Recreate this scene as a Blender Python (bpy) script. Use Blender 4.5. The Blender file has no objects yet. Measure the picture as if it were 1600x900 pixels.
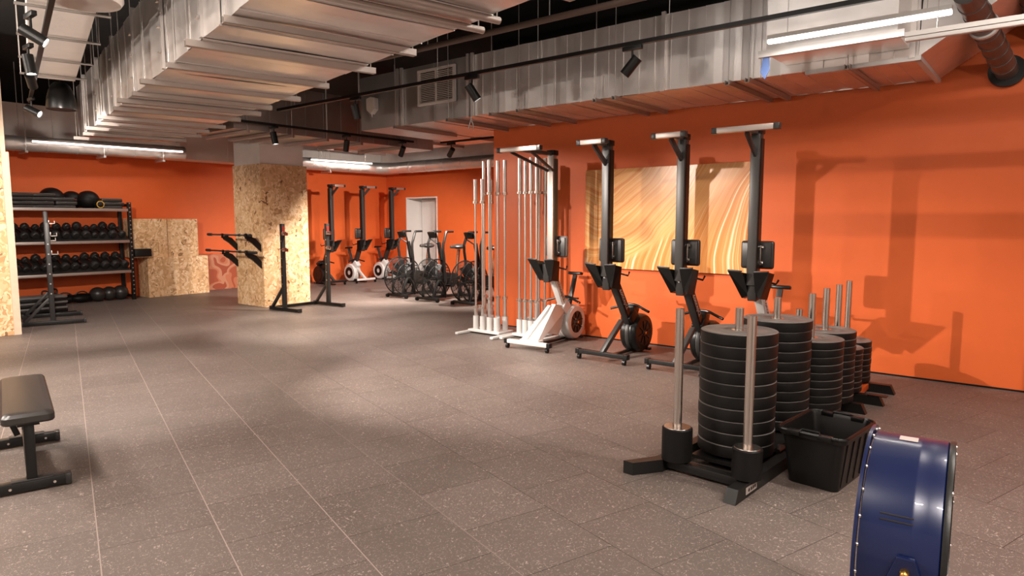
import bpy, bmesh, math, random
from mathutils import Vector, Matrix, Euler
R = math.radians
random.seed(7)
sc = bpy.context.scene
COL = sc.collection

# ------------------------------------------------------------------ camera, world, exposure
cam_d = bpy.data.cameras.new('camera'); cam = bpy.data.objects.new('camera', cam_d); COL.objects.link(cam)
cam_d.sensor_width = 36; cam_d.lens = 36 * 1045 / 1600; cam_d.clip_end = 100
cam.location = (0, 0, 1.48)
cam.rotation_euler = (R(90 - 5.75), 0, R(-50.8))
sc.camera = cam
sc.view_settings.view_transform = 'Standard'; sc.view_settings.look = 'None'
sc.view_settings.gamma = 1; sc.view_settings.use_curve_mapping = False
sc.view_settings.exposure = 0.38
w = bpy.data.worlds.new('world'); sc.world = w; w.use_nodes = True
w.node_tree.nodes['Background'].inputs[0].default_value = (1, .93, .88, 1)
w.node_tree.nodes['Background'].inputs[1].default_value = 0.02
WARM = (1, .89, .80)
sc.cycles.sample_clamp_indirect = 4.0; sc.cycles.caustics_reflective = False; sc.cycles.caustics_refractive = False
K_SPOT = 1.0; K_TUBE = 1.0

# ------------------------------------------------------------------ materials
def mat(name):
    m = bpy.data.materials.new(name); m.use_nodes = True
    nt = m.node_tree; b = nt.nodes['Principled BSDF']
    return m, nt, b
def N(nt, t, **kw):
    n = nt.nodes.new(t)
    for k, v in kw.items():
        if hasattr(n, k): setattr(n, k, v)
        else: n.inputs[k.replace('_', ' ')].default_value = v
    return n
def pbr(name, col, rough=.5, metal=0, spec=.5, var=.0, bump=.0, bscale=60, scale=6, coat=0):
    m, nt, b = mat(name)
    b.inputs['Base Color'].default_value = (*col, 1)
    b.inputs['Roughness'].default_value = rough; b.inputs['Metallic'].default_value = metal
    b.inputs['Specular IOR Level'].default_value = spec; b.inputs['Coat Weight'].default_value = coat
    tc = N(nt, 'ShaderNodeTexCoord')
    if var:
        n = N(nt, 'ShaderNodeTexNoise', Scale=scale, Detail=5.0)
        nt.links.new(tc.outputs['Object'], n.inputs['Vector'])
        mx = N(nt, 'ShaderNodeMix', data_type='RGBA')
        nt.links.new(n.outputs['Fac'], mx.inputs['Factor'])
        mx.inputs[6].default_value = (*[c * (1 - var) for c in col], 1)
        mx.inputs[7].default_value = (*[min(1, c * (1 + var)) for c in col], 1)
        nt.links.new(mx.outputs[2], b.inputs['Base Color'])
    if bump:
        n = N(nt, 'ShaderNodeTexNoise', Scale=bscale, Detail=3.0)
        nt.links.new(tc.outputs['Object'], n.inputs['Vector'])
        bp = N(nt, 'ShaderNodeBump', Strength=bump, Distance=.01)
        nt.links.new(n.outputs['Fac'], bp.inputs['Height'])
        nt.links.new(bp.outputs['Normal'], b.inputs['Normal'])
    return m
def emit(name, col, s):
    m, nt, b = mat(name)
    b.inputs['Base Color'].default_value = (*col, 1)
    b.inputs['Emission Color'].default_value = (*col, 1); b.inputs['Emission Strength'].default_value = s
    return m
def ramp(nt, stops, interp='LINEAR'):
    r = N(nt, 'ShaderNodeValToRGB'); cr = r.color_ramp; cr.interpolation = interp
    while len(cr.elements) < len(stops): cr.elements.new(.5)
    for e, (p, c) in zip(cr.elements, stops): e.position = p; e.color = (*c, 1) if len(c) == 3 else c
    return r

def mat_floor():
    m, nt, b = mat('rubber_floor'); L = nt.links.new
    tc = N(nt, 'ShaderNodeTexCoord')
    mp = N(nt, 'ShaderNodeMapping')
    mp.inputs['Rotation'].default_value = (0, 0, R(17.1 - 90)); mp.inputs['Location'].default_value = (-2.42, 0.0, 0)
    L(tc.outputs['Object'], mp.inputs['Vector'])
    # rotate so that texture x runs along the seam direction
    br = N(nt, 'ShaderNodeTexBrick', offset=.5, squash=1.0)
    for k, v in dict(Scale=1.0, Mortar_Size=.0018, Mortar_Smooth=.3, Bias=0.0, Brick_Width=.5, Row_Height=.489).items():
        br.inputs[k.replace('_', ' ')].default_value = v
    br.inputs['Color1'].default_value = (.9, .9, .9, 1); br.inputs['Color2'].default_value = (1.08, 1.08, 1.08, 1)
    vm = N(nt, 'ShaderNodeMapping'); vm.inputs['Rotation'].default_value = (0, 0, R(17.1 + 90)); vm.inputs['Location'].default_value = (.182, -.05, 0)
    L(tc.outputs['Object'], vm.inputs['Vector']); L(vm.outputs['Vector'], br.inputs['Vector'])
    # flecks
    fa = N(nt, 'ShaderNodeTexNoise', Scale=30.0, Detail=1.0, Distortion=.8); L(tc.outputs['Object'], fa.inputs['Vector'])
    f1 = N(nt, 'ShaderNodeMath', operation='SUBTRACT'); f1.inputs[1].default_value = .5; L(fa.outputs['Fac'], f1.inputs[0])
    f2 = N(nt, 'ShaderNodeMath', operation='ABSOLUTE'); L(f1.outputs[0], f2.inputs[0])
    f3 = N(nt, 'ShaderNodeMath', operation='LESS_THAN'); f3.inputs[1].default_value = .014; L(f2.outputs[0], f3.inputs[0])
    fb = N(nt, 'ShaderNodeTexNoise', Scale=75.0, Detail=1.0); L(tc.outputs['Object'], fb.inputs['Vector'])
    f4 = N(nt, 'ShaderNodeMath', operation='GREATER_THAN'); f4.inputs[1].default_value = .5; L(fb.outputs['Fac'], f4.inputs[0])
    f5 = N(nt, 'ShaderNodeMath', operation='MULTIPLY'); L(f3.outputs[0], f5.inputs[0]); L(f4.outputs[0], f5.inputs[1])
    vo = N(nt, 'ShaderNodeTexVoronoi', feature='F1'); vo.inputs['Scale'].default_value = 80.0; L(tc.outputs['Object'], vo.inputs['Vector'])
    f6 = N(nt, 'ShaderNodeMath', operation='LESS_THAN'); f6.inputs[1].default_value = .14; L(vo.outputs['Distance'], f6.inputs[0])
    fm = N(nt, 'ShaderNodeMath', operation='MAXIMUM'); L(f5.outputs[0], fm.inputs[0]); L(f6.outputs[0], fm.inputs[1])
    n2 = N(nt, 'ShaderNodeTexNoise', Scale=1.3, Detail=6.0); L(tc.outputs['Object'], n2.inputs['Vector'])
    base = ramp(nt, [(.3, (.122, .096, .083)), (.7, (.155, .124, .108))]); L(n2.outputs['Fac'], base.inputs[0])
    mx = N(nt, 'ShaderNodeMix', data_type='RGBA'); L(fm.outputs[0], mx.inputs['Factor']); L(base.outputs[0], mx.inputs[6]); mx.inputs[7].default_value = (.34, .275, .24, 1)
    ml = N(nt, 'ShaderNodeMix', data_type='RGBA', blend_type='MULTIPLY'); ml.inputs['Factor'].default_value = 1
    L(mx.outputs[2], ml.inputs[6]); L(br.outputs['Color'], ml.inputs[7])
    # seams: long ones dusty light, cross ones dark
    seam = N(nt, 'ShaderNodeMix', data_type='RGBA'); L(br.outputs['Fac'], seam.inputs['Factor']); L(ml.outputs[2], seam.inputs[6])
    seam.inputs[7].default_value = (.035, .025, .02, 1)
    sx = N(nt, 'ShaderNodeSeparateXYZ'); L(vm.outputs['Vector'], sx.inputs[0])
    # long seam dust: rows y = k*0.489
    dv = N(nt, 'ShaderNodeMath', operation='DIVIDE'); dv.inputs[1].default_value = .489; L(sx.outputs['Y'], dv.inputs[0])
    rd = N(nt, 'ShaderNodeMath', operation='ROUND'); L(dv.outputs[0], rd.inputs[0])
    sb = N(nt, 'ShaderNodeMath', operation='SUBTRACT'); L(dv.outputs[0], sb.inputs[0]); L(rd.outputs[0], sb.inputs[1])
    ab = N(nt, 'ShaderNodeMath', operation='ABSOLUTE'); L(sb.outputs[0], ab.inputs[0])
    lt = N(nt, 'ShaderNodeMath', operation='LESS_THAN'); lt.inputs[1].default_value = .0055; L(ab.outputs[0], lt.inputs[0])
    nd = N(nt, 'ShaderNodeTexNoise', Scale=.9, Detail=3.0); L(tc.outputs['Object'], nd.inputs['Vector'])
    ndr = ramp(nt, [(.42, (0, 0, 0)), (.58, (1, 1, 1))]); L(nd.outputs['Fac'], ndr.inputs[0])
    # the dust lies on the left half of the room (x + small)
    sgx = N(nt, 'ShaderNodeSeparateXYZ'); L(tc.outputs['Object'], sgx.inputs[0])
    mr = N(nt, 'ShaderNodeMapRange'); mr.inputs['From Min'].default_value = 1.75; mr.inputs['From Max'].default_value = 1.3
    mr.inputs['To Min'].default_value = 0; mr.inputs['To Max'].default_value = 1
    L(sx.outputs['Y'], mr.inputs['Value'])
    mm = N(nt, 'ShaderNodeMath', operation='MULTIPLY'); L(mr.outputs[0], mm.inputs[0]); L(lt.outputs[0], mm.inputs[1])
    s2 = N(nt, 'ShaderNodeMix', data_type='RGBA'); L(mm.outputs[0], s2.inputs['Factor']); L(seam.outputs[2], s2.inputs[6]); s2.inputs[7].default_value = (.30, .235, .205, 1)
    L(s2.outputs[2], b.inputs['Base Color'])
    b.inputs['Roughness'].default_value = .5; b.inputs['Specular IOR Level'].default_value = .45
    bn = N(nt, 'ShaderNodeTexNoise', Scale=140.0, Detail=3.0); L(tc.outputs['Object'], bn.inputs['Vector'])
    ad = N(nt, 'ShaderNodeMath', operation='MULTIPLY_ADD'); ad.inputs[1].default_value = -2.0; L(br.outputs['Fac'], ad.inputs[0]); L(bn.outputs['Fac'], ad.inputs[2])
    bp = N(nt, 'ShaderNodeBump', Strength=.35, Distance=.004); L(ad.outputs[0], bp.inputs['Height']); L(bp.outputs['Normal'], b.inputs['Normal'])
    return m

def mat_osb(name, light=1.0):
    m, nt, b = mat(name); L = nt.links.new
    tc = N(nt, 'ShaderNodeTexCoord')
    oi = N(nt, 'ShaderNodeObjectInfo'); om = N(nt, 'ShaderNodeMath', operation='MULTIPLY'); om.inputs[1].default_value = 37.0; L(oi.outputs['Random'], om.inputs[0])
    oa = N(nt, 'ShaderNodeVectorMath', operation='ADD'); L(tc.outputs['Object'], oa.inputs[0]); L(om.outputs[0], oa.inputs[1])
    wn = N(nt, 'ShaderNodeTexNoise', Scale=7.0, Detail=1.0); L(oa.outputs[0], wn.inputs['Vector'])
    va = N(nt, 'ShaderNodeVectorMath', operation='MULTIPLY_ADD'); va.inputs[1].default_value = (.5, .5, .5)
    L(wn.outputs['Color'], va.inputs[0]); L(oa.outputs[0], va.inputs[2])
    acc = None
    cols = []
    for i, (rot, scl) in enumerate([((.5, .6, .3), (17, 17, 5)), ((-.7, -.5, .9), (16, 16, 4.5))]):
        mp = N(nt, 'ShaderNodeMapping'); mp.inputs['Rotation'].default_value = rot; mp.inputs['Scale'].default_value = scl
        L(va.outputs[0], mp.inputs['Vector'])
        vo = N(nt, 'ShaderNodeTexVoronoi', feature='F1'); vo.inputs['Scale'].default_value = 1.0; L(mp.outputs[0], vo.inputs['Vector'])
        sp = N(nt, 'ShaderNodeSeparateColor'); L(vo.outputs['Color'], sp.inputs[0])
        cols.append(sp.outputs[0 if i == 0 else 1])
    pk = N(nt, 'ShaderNodeTexNoise', Scale=9.0, Detail=1.0); L(tc.outputs['Object'], pk.inputs['Vector'])
    gt = N(nt, 'ShaderNodeMath', operation='GREATER_THAN'); gt.inputs[1].default_value = .5; L(pk.outputs['Fac'], gt.inputs[0])
    mv = N(nt, 'ShaderNodeMix', data_type='FLOAT'); L(gt.outputs[0], mv.inputs[0]); L(cols[0], mv.inputs[2]); L(cols[1], mv.inputs[3])
    c = lambda r, g, bb: (r * light, g * light, bb * light)
    rp = ramp(nt, [(0.0, c(.16, .07, .03)), (.03, c(.52, .28, .12)), (.12, c(.62, .35, .16)), (.45, c(.74, .46, .23)), (.75, c(.83, .56, .32)), (1.0, c(.92, .69, .45))])
    L(mv.outputs[0], rp.inputs[0])
    L(rp.outputs[0], b.inputs['Base Color']); b.inputs['Roughness'].default_value = .62
    bp = N(nt, 'ShaderNodeBump', Strength=.25, Distance=.002); L(mv.outputs[0], bp.inputs['Height']); L(bp.outputs['Normal'], b.inputs['Normal'])
    return m

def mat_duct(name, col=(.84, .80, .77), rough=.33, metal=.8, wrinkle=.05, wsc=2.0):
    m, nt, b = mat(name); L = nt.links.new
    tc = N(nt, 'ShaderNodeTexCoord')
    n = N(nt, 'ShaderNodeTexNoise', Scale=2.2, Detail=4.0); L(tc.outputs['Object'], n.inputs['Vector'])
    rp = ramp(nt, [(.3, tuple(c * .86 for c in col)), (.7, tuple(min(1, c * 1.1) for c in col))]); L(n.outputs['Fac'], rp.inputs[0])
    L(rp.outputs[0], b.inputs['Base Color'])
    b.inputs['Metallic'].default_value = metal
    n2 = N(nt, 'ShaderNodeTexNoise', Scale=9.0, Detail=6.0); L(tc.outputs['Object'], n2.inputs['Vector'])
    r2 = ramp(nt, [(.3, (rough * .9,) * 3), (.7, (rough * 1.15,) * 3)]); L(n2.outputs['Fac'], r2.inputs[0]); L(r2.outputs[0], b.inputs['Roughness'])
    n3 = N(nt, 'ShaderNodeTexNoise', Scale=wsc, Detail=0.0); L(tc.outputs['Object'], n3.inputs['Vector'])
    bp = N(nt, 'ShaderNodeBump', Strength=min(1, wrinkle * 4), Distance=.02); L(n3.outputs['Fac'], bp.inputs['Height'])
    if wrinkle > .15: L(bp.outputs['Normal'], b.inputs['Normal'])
    return m

def mat_art():
    m, nt, b = mat('wave_canvas'); L = nt.links.new
    tc = N(nt, 'ShaderNodeTexCoord'); sx = N(nt, 'ShaderNodeSeparateXYZ'); L(tc.outputs['Object'], sx.inputs[0])
    def math_(op, a, bb=None, c=None):
        n = N(nt, 'ShaderNodeMath', operation=op)
        for i, v in enumerate((a, bb, c)):
            if v is None: continue
            if isinstance(v, (int, float)): n.inputs[i].default_value = v
            else: L(v, n.inputs[i])
        return n.outputs[0]
    # canvas coordinates: s runs left to right in view (0..2.1), t up (0..1.2)
    s = math_('MULTIPLY', sx.outputs['Y'], -1.0); t = sx.outputs['Z']
    nz = N(nt, 'ShaderNodeTexNoise', Scale=1.1, Detail=2.0); L(tc.outputs['Object'], nz.inputs['Vector'])
    d = math_('SUBTRACT', nz.outputs['Fac'], .5)
    # fan of strata radiating from the upper right of the canvas
    s1 = math_('SUBTRACT', s, 2.5); t1 = math_('SUBTRACT', t, 1.5)
    ang = math_('ARCTAN2', t1, s1); rad = math_('SQRT', math_('ADD', math_('MULTIPLY', s1, s1), math_('MULTIPLY', t1, t1)))
    curve = math_('MULTIPLY_ADD', rad, -.30, ang)
    k1 = math_('MULTIPLY_ADD', d, .10, curve)
    # the sweep on the left: curved bands
    k2 = math_('ADD', math_('MULTIPLY', math_('POWER', math_('ABSOLUTE', math_('SUBTRACT', s, .2)), 1.6), .9), math_('MULTIPLY', t, -1.25))
    k2 = math_('MULTIPLY_ADD', d, .55, k2)
    def lines(k, f, seed):
        cv = N(nt, 'ShaderNodeCombineXYZ'); L(math_('MULTIPLY', k, f), cv.inputs[0]); cv.inputs[1].default_value = seed
        n = N(nt, 'ShaderNodeTexNoise', Scale=1.0, Detail=3.0, Roughness=.65); L(cv.outputs[0], n.inputs['Vector'])
        return n.outputs['Fac']
    la = lines(k1, 34, 3.1); lb = lines(k2, 13, 9.0)
    ra = ramp(nt, [(.28, (.50, .16, .04)), (.42, (.74, .27, .07)), (.54, (.82, .36, .12)), (.60, (.93, .60, .30)), (.68, (.96, .82, .60))]); L(la, ra.inputs[0])
    rb = ramp(nt, [(.25, (.40, .20, .13)), (.38, (.72, .27, .08)), (.5, (.84, .40, .14)), (.6, (.88, .50, .22)), (.7, (.95, .76, .50))]); L(lb, rb.inputs[0])
    # dividing curve between the two
    edge = math_('SUBTRACT', math_('MULTIPLY_ADD', math_('POWER', math_('MAXIMUM', math_('SUBTRACT', s, .55), 0.0), 1.35), .62, .12), t)
    mf = N(nt, 'ShaderNodeMapRange'); mf.inputs['From Min'].default_value = -.03; mf.inputs['From Max'].default_value = .05; L(edge, mf.inputs['Value'])
    mx = N(nt, 'ShaderNodeMix', data_type='RGBA'); L(mf.outputs[0], mx.inputs['Factor']); L(rb.outputs[0], mx.inputs[6]); L(ra.outputs[0], mx.inputs[7])
    L(mx.outputs[2], b.inputs['Base Color']); b.inputs['Roughness'].default_value = .25; b.inputs['Specular IOR Level'].default_value = .4
    return m

def mat_mural():
    m, nt, b = mat('camouflage_paint'); L = nt.links.new
    tc = N(nt, 'ShaderNodeTexCoord')
    n = N(nt, 'ShaderNodeTexNoise', Scale=2.6, Detail=.5, Distortion=1.2); L(tc.outputs['Object'], n.inputs['Vector'])
    rp = ramp(nt, [(0, (.36, .07, .022)), (.44, (.48, .15, .07)), (.53, (.52, .22, .12)), (.64, (.33, .06, .02))], 'CONSTANT'); L(n.outputs['Fac'], rp.inputs[0])
    L(rp.outputs[0], b.inputs['Base Color']); b.inputs['Roughness'].default_value = .6
    return m

M = {}
M['floor'] = mat_floor()
M['orange'] = pbr('orange_paint', (.72, .136, .033), .5, spec=.3, var=.05, bump=.05, bscale=120)
M['black_wall'] = pbr('black_wall_paint', (.014, .012, .011), .9)
M['black_ceiling'] = pbr('black_ceiling_paint', (.012, .011, .010), .9, bump=.3, bscale=8)
M['grey_wall'] = pbr('grey_plaster', (.62, .57, .53), .8, var=.08)
M['concrete'] = pbr('pale_concrete', (.86, .79, .73), .75, var=.07, bump=.15, bscale=30)
M['osb'] = mat_osb('osb_board')
M['batten'] = pbr('pale_timber', (.72, .55, .40), .6, var=.12, scale=14)
M['duct'] = mat_duct('galvanised_sheet')
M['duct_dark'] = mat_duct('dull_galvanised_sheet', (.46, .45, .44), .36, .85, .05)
M['foil'] = mat_duct('foil_insulation', (.82, .77, .73), .4, .75, .2, 9.0)
M['rail'] = pbr('zinc_rail', (.52, .46, .42), .45, .8)
M['rod'] = pbr('zinc_rod', (.6, .57, .54), .35, .9)
M['white_metal'] = pbr('white_metal', (.62, .60, .58), .35)
M['white_door'] = pbr('white_door_paint', (.80, .76, .73), .45, var=.03)
M['black_metal'] = pbr('black_powder_coat', (.010, .0095, .009), .38, spec=.34, bump=.04, bscale=200)
M['grey_metal'] = pbr('grey_rail_metal', (.055, .052, .05), .4, .3)
M['charcoal'] = pbr('charcoal_metal', (.032, .030, .029), .4, .2)
M['black_plastic'] = pbr('black_plastic', (.007, .0066, .0062), .3, spec=.3)
M['rubber'] = pbr('black_rubber', (.0065, .006, .0058), .48, spec=.22, var=.25, scale=10, bump=.06, bscale=90)
M['rubber_grey'] = pbr('dusty_rubber', (.022, .020, .019), .5, var=.25, scale=9, bump=.06, bscale=80)
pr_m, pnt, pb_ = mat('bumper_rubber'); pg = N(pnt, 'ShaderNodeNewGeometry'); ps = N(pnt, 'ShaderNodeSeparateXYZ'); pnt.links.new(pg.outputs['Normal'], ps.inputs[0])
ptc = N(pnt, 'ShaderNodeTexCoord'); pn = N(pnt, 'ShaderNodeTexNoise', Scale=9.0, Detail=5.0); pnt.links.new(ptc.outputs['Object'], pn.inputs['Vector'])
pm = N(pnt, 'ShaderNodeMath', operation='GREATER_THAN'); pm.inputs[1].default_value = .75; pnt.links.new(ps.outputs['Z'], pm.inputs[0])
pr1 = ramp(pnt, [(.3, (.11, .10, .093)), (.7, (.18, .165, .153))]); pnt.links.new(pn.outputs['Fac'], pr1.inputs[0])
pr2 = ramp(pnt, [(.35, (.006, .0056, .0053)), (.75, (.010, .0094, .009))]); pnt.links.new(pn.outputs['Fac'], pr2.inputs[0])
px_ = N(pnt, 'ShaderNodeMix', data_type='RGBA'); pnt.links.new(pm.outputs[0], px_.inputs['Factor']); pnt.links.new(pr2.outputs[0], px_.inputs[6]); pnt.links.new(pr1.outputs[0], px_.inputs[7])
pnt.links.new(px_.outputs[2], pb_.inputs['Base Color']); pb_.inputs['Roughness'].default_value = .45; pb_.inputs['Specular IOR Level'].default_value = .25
M['plate'] = pr_m   # paler grey on the upward faces of the plates
M['vinyl'] = pbr('black_vinyl', (.030, .026, .024), .38, spec=.55, bump=.05, bscale=300)
M['vinyl_grey'] = pbr('grey_seat_vinyl', (.13, .12, .115), .4, spec=.5, bump=.05, bscale=300)
M['chrome'] = pbr('chrome', (.82, .76, .70), .14, 1)
M['steel'] = pbr('brushed_steel', (.66, .60, .55), .24, 1)
M['satin'] = pbr('satin_bar_steel', (.64, .60, .57), .3, .95)
M['white_plastic'] = pbr('white_plastic', (.62, .61, .60), .35)
M['grille_white'] = pbr('grille_paint', (.72, .66, .62), .5)
M['dark_void'] = pbr('dark_void', (.006, .006, .006), .9)
M['blue'] = pbr('blue_gloss_paint', (.003, .0085, .046), .3, .1, spec=.5, var=.2, scale=5, coat=.2)
M['blue_cloth'] = pbr('blue_tag', (.12, .2, .45), .7)
M['brown_pipe'] = pbr('brown_pipe_paint', (.10, .065, .05), .45)
M['dark_pipe'] = mat_duct('dark_spiral_pipe', (.16, .145, .135), .35, .7, .1)
M['art'] = mat_art()
M['mural'] = mat_mural()
M['red'] = pbr('red_paint', (.22, .018, .01), .45)
M['orange_metal'] = pbr('orange_powder_coat', (.62, .11, .02), .4)
M['yellow'] = pbr('yellow_print', (.65, .38, .05), .5)
M['gold'] = pbr('brass', (.75, .42, .10), .3, 1)
M['paper'] = pbr('paper_sticker', (.40, .34, .31), .6)
M['print'] = pbr('printed_mark', (.55, .50, .47), .5)
M['dark_print'] = pbr('dark_printed_mark', (.03, .02, .018), .5)
M['tube_on'] = emit('tube_glow', (1, .95, .90), 5)
M['tube_soft'] = emit('tube_soft_glow', (1, .93, .87), 2.6)
M['lens'] = emit('spot_lens', (1, .93, .85), 25)
mm, nt, b = mat('fan_mesh'); b.inputs['Base Color'].default_value = (.02, .019, .018, 1); b.inputs['Roughness'].default_value = .4
tc = N(nt, 'ShaderNodeTexCoord'); wv = N(nt, 'ShaderNodeTexWave', wave_type='RINGS', rings_direction='Y'); wv.inputs['Scale'].default_value = 16
nt.links.new(tc.outputs['Object'], wv.inputs['Vector'])
rp = ramp(nt, [(.80, (0, 0, 0)), (.84, (1, 1, 1))]); nt.links.new(wv.outputs['Fac'], rp.inputs[0]); nt.links.new(rp.outputs[0], b.inputs['Alpha'])
M['fan_mesh'] = mm

# ------------------------------------------------------------------ mesh helpers
class MB:
    def __init__(s): s.bm = bmesh.new()
    def _x(s, vs, m): bmesh.ops.transform(s.bm, matrix=m, verts=vs)
    def box(s, c, size, rot=(0, 0, 0), bev=0.0, seg=2):
        r = bmesh.ops.create_cube(s.bm, size=1); vs = r['verts']
        s._x(vs, Matrix.Diagonal((*size, 1)))
        if bev > 0:
            es = list({e for v in vs for e in v.link_edges})
            g = bmesh.ops.bevel(s.bm, geom=es, offset=min(bev, min(size) * .49), segments=seg, affect='EDGES', profile=.5)
            vs = list({v for f in g['faces'] for v in f.verts} | {v for v in vs if v.is_valid})
        s._x(vs, Matrix.Translation(Vector(c)) @ Euler(rot).to_matrix().to_4x4())
        return s
    def bb(s, x0, x1, y0, y1, z0, z1, bev=0.0):
        return s.box(((x0 + x1) / 2, (y0 + y1) / 2, (z0 + z1) / 2), (abs(x1 - x0), abs(y1 - y0), abs(z1 - z0)), bev=bev)
    def bar(s, a, b_, wx, wy, bev=0.0, up=(0, 0, 1)):
        """rectangular bar from a to b; wx = width across, wy = the other"""
        a = Vector(a); b_ = Vector(b_); d = b_ - a; L = d.length; d.normalize()
        u = Vector(up)
        if abs(d.dot(u)) > .98: u = Vector((1, 0, 0))
        x = u.cross(d).normalized(); y = d.cross(x)
        m = Matrix((x, y, d)).transposed().to_4x4(); m.translation = (a + b_) / 2
        r = bmesh.ops.create_cube(s.bm, size=1); vs = r['verts']; s._x(vs, Matrix.Diagonal((wx, wy, L, 1)))
        if bev > 0:
            es = list({e for v in vs for e in v.link_edges})
            g = bmesh.ops.bevel(s.bm, geom=es, offset=bev, segments=2, affect='EDGES', profile=.5)
            vs = list({v for f in g['faces'] for v in f.verts} | {v for v in vs if v.is_valid})
        s._x(vs, m); return s
    def cyl(s, a, b_, r, r2=None, n=20, caps=True):
        a = Vector(a); b_ = Vector(b_); d = b_ - a
        q = d.to_track_quat('Z', 'Y').to_matrix().to_4x4(); q.translation = (a + b_) / 2
        bmesh.ops.create_cone(s.bm, cap_ends=caps, cap_tris=False, segments=n, radius1=r, radius2=r if r2 is None else r2, depth=d.length, matrix=q)
        return s
    def sph(s, c, r, sc_=(1, 1, 1), n=20, rot=(0, 0, 0)):
        m = Matrix.Translation(Vector(c)) @ Euler(rot).to_matrix().to_4x4() @ Matrix.Diagonal((*sc_, 1))
        bmesh.ops.create_uvsphere(s.bm, u_segments=n, v_segments=max(8, n // 2), radius=r, matrix=m); return s
    def tube(s, pts, r, n=10, closed=False, smooth=0):
        P = [Vector(p) for p in pts]
        for _ in range(smooth):
            Q = []
            rng = range(len(P)) if closed else range(len(P) - 1)
            if not closed: Q.append(P[0])
            for i in rng:
                a, b_ = P[i], P[(i + 1) % len(P)]
                Q += [a.lerp(b_, .25), a.lerp(b_, .75)]
            if not closed: Q.append(P[-1])
            P = Q
        rings = []; prev = None
        for i, p in enumerate(P):
            if closed: t = (P[(i + 1) % len(P)] - P[i - 1]).normalized()
            else: t = (P[min(i + 1, len(P) - 1)] - P[max(i - 1, 0)]).normalized()
            if prev is None:
                u = Vector((0, 0, 1)) if abs(t.z) < .9 else Vector((1, 0, 0))
                x = t.cross(u).normalized()
            else: x = (prev - t * prev.dot(t)).normalized()
            prev = x; y = t.cross(x)
            rr = r[i] if isinstance(r, (list, tuple)) and not smooth else (r[0] if isinstance(r, (list, tuple)) else r)
            rings.append([s.bm.verts.new(p + x * math.cos(k * 2 * math.pi / n) * rr + y * math.sin(k * 2 * math.pi / n) * rr) for k in range(n)])
        m = len(rings)
        for i in range(m if closed else m - 1):
            A, B = rings[i], rings[(i + 1) % m]
            for k in range(n): s.bm.faces.new((A[k], A[(k + 1) % n], B[(k + 1) % n], B[k]))
        if not closed:
            s.bm.faces.new(rings[0][::-1]); s.bm.faces.new(rings[-1])
        return s
    def lathe(s, prof, c=(0, 0, 0), axis='Z', n=40, closed=False):
        """prof: (radius, height) list; revolves about axis through c"""
        rings = []
        for (r, h) in prof:
            ring = []
            if r < 1e-6:
                ring = [s.bm.verts.new(s._ax(0, 0, h, axis, c))] * n
            else:
                ring = [s.bm.verts.new(s._ax(r * math.cos(k * 2 * math.pi / n), r * math.sin(k * 2 * math.pi / n), h, axis, c)) for k in range(n)]
            rings.append(ring)
        m = len(rings)
        for i in range(m if closed else m - 1):
            A, B = rings[i], rings[(i + 1) % m]
            for k in range(n):
                q = []
                for v in (A[k], A[(k + 1) % n], B[(k + 1) % n], B[k]):
                    if v not in q: q.append(v)
                if len(q) > 2:
                    try: s.bm.faces.new(q)
                    except ValueError: pass
        return s
    def _ax(s, x, y, h, axis, c):
        v = {'Z': Vector((x, y, h)), 'Y': Vector((x, h, y)), 'X': Vector((h, x, y))}[axis]
        return v + Vector(c)
    def prism(s, poly, a, b_, axis='Y', bev=0):
        """poly in the plane across axis: Y -> (x,z), X -> (y,z), Z -> (x,y)"""
        def pt(p, h): return {'Y': (p[0], h, p[1]), 'X': (h, p[0], p[1]), 'Z': (p[0], p[1], h)}[axis]
        A = [s.bm.verts.new(pt(p, a)) for p in poly]; B = [s.bm.verts.new(pt(p, b_)) for p in poly]
        fs = [s.bm.faces.new(A), s.bm.faces.new(B[::-1])]
        n = len(poly)
        for i in range(n): fs.append(s.bm.faces.new((A[i], B[i], B[(i + 1) % n], A[(i + 1) % n])))
        if bev:
            es = list({e for f in fs for e in f.edges})
            bmesh.ops.bevel(s.bm, geom=es, offset=bev, segments=2, affect='EDGES', profile=.5)
        return s
    def hull8(s, bot, top):
        A = [s.bm.verts.new(p) for p in bot]; B = [s.bm.verts.new(p) for p in top]
        s.bm.faces.new(A[::-1]); s.bm.faces.new(B); n = len(A)
        for i in range(n): s.bm.faces.new((A[i], A[(i + 1) % n], B[(i + 1) % n], B[i]))
        return s
    def build(s, name, m, parent=None, smooth=True, loc=None, rot=None):
        bmesh.ops.recalc_face_normals(s.bm, faces=s.bm.faces[:])
        me = bpy.data.meshes.new(name)
        if smooth:
            for f in s.bm.faces: f.smooth = True
            for e in s.bm.edges:
                if len(e.link_faces) == 2 and e.calc_face_angle(0) > R(35): e.smooth = False
        s.bm.to_mesh(me); s.bm.free()
        me.materials.append(M[m] if isinstance(m, str) else m)
        o = bpy.data.objects.new(name, me); COL.objects.link(o)
        if parent: o.parent = parent
        if loc: o.location = loc
        if rot: o.rotation_euler = rot
        return o

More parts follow.
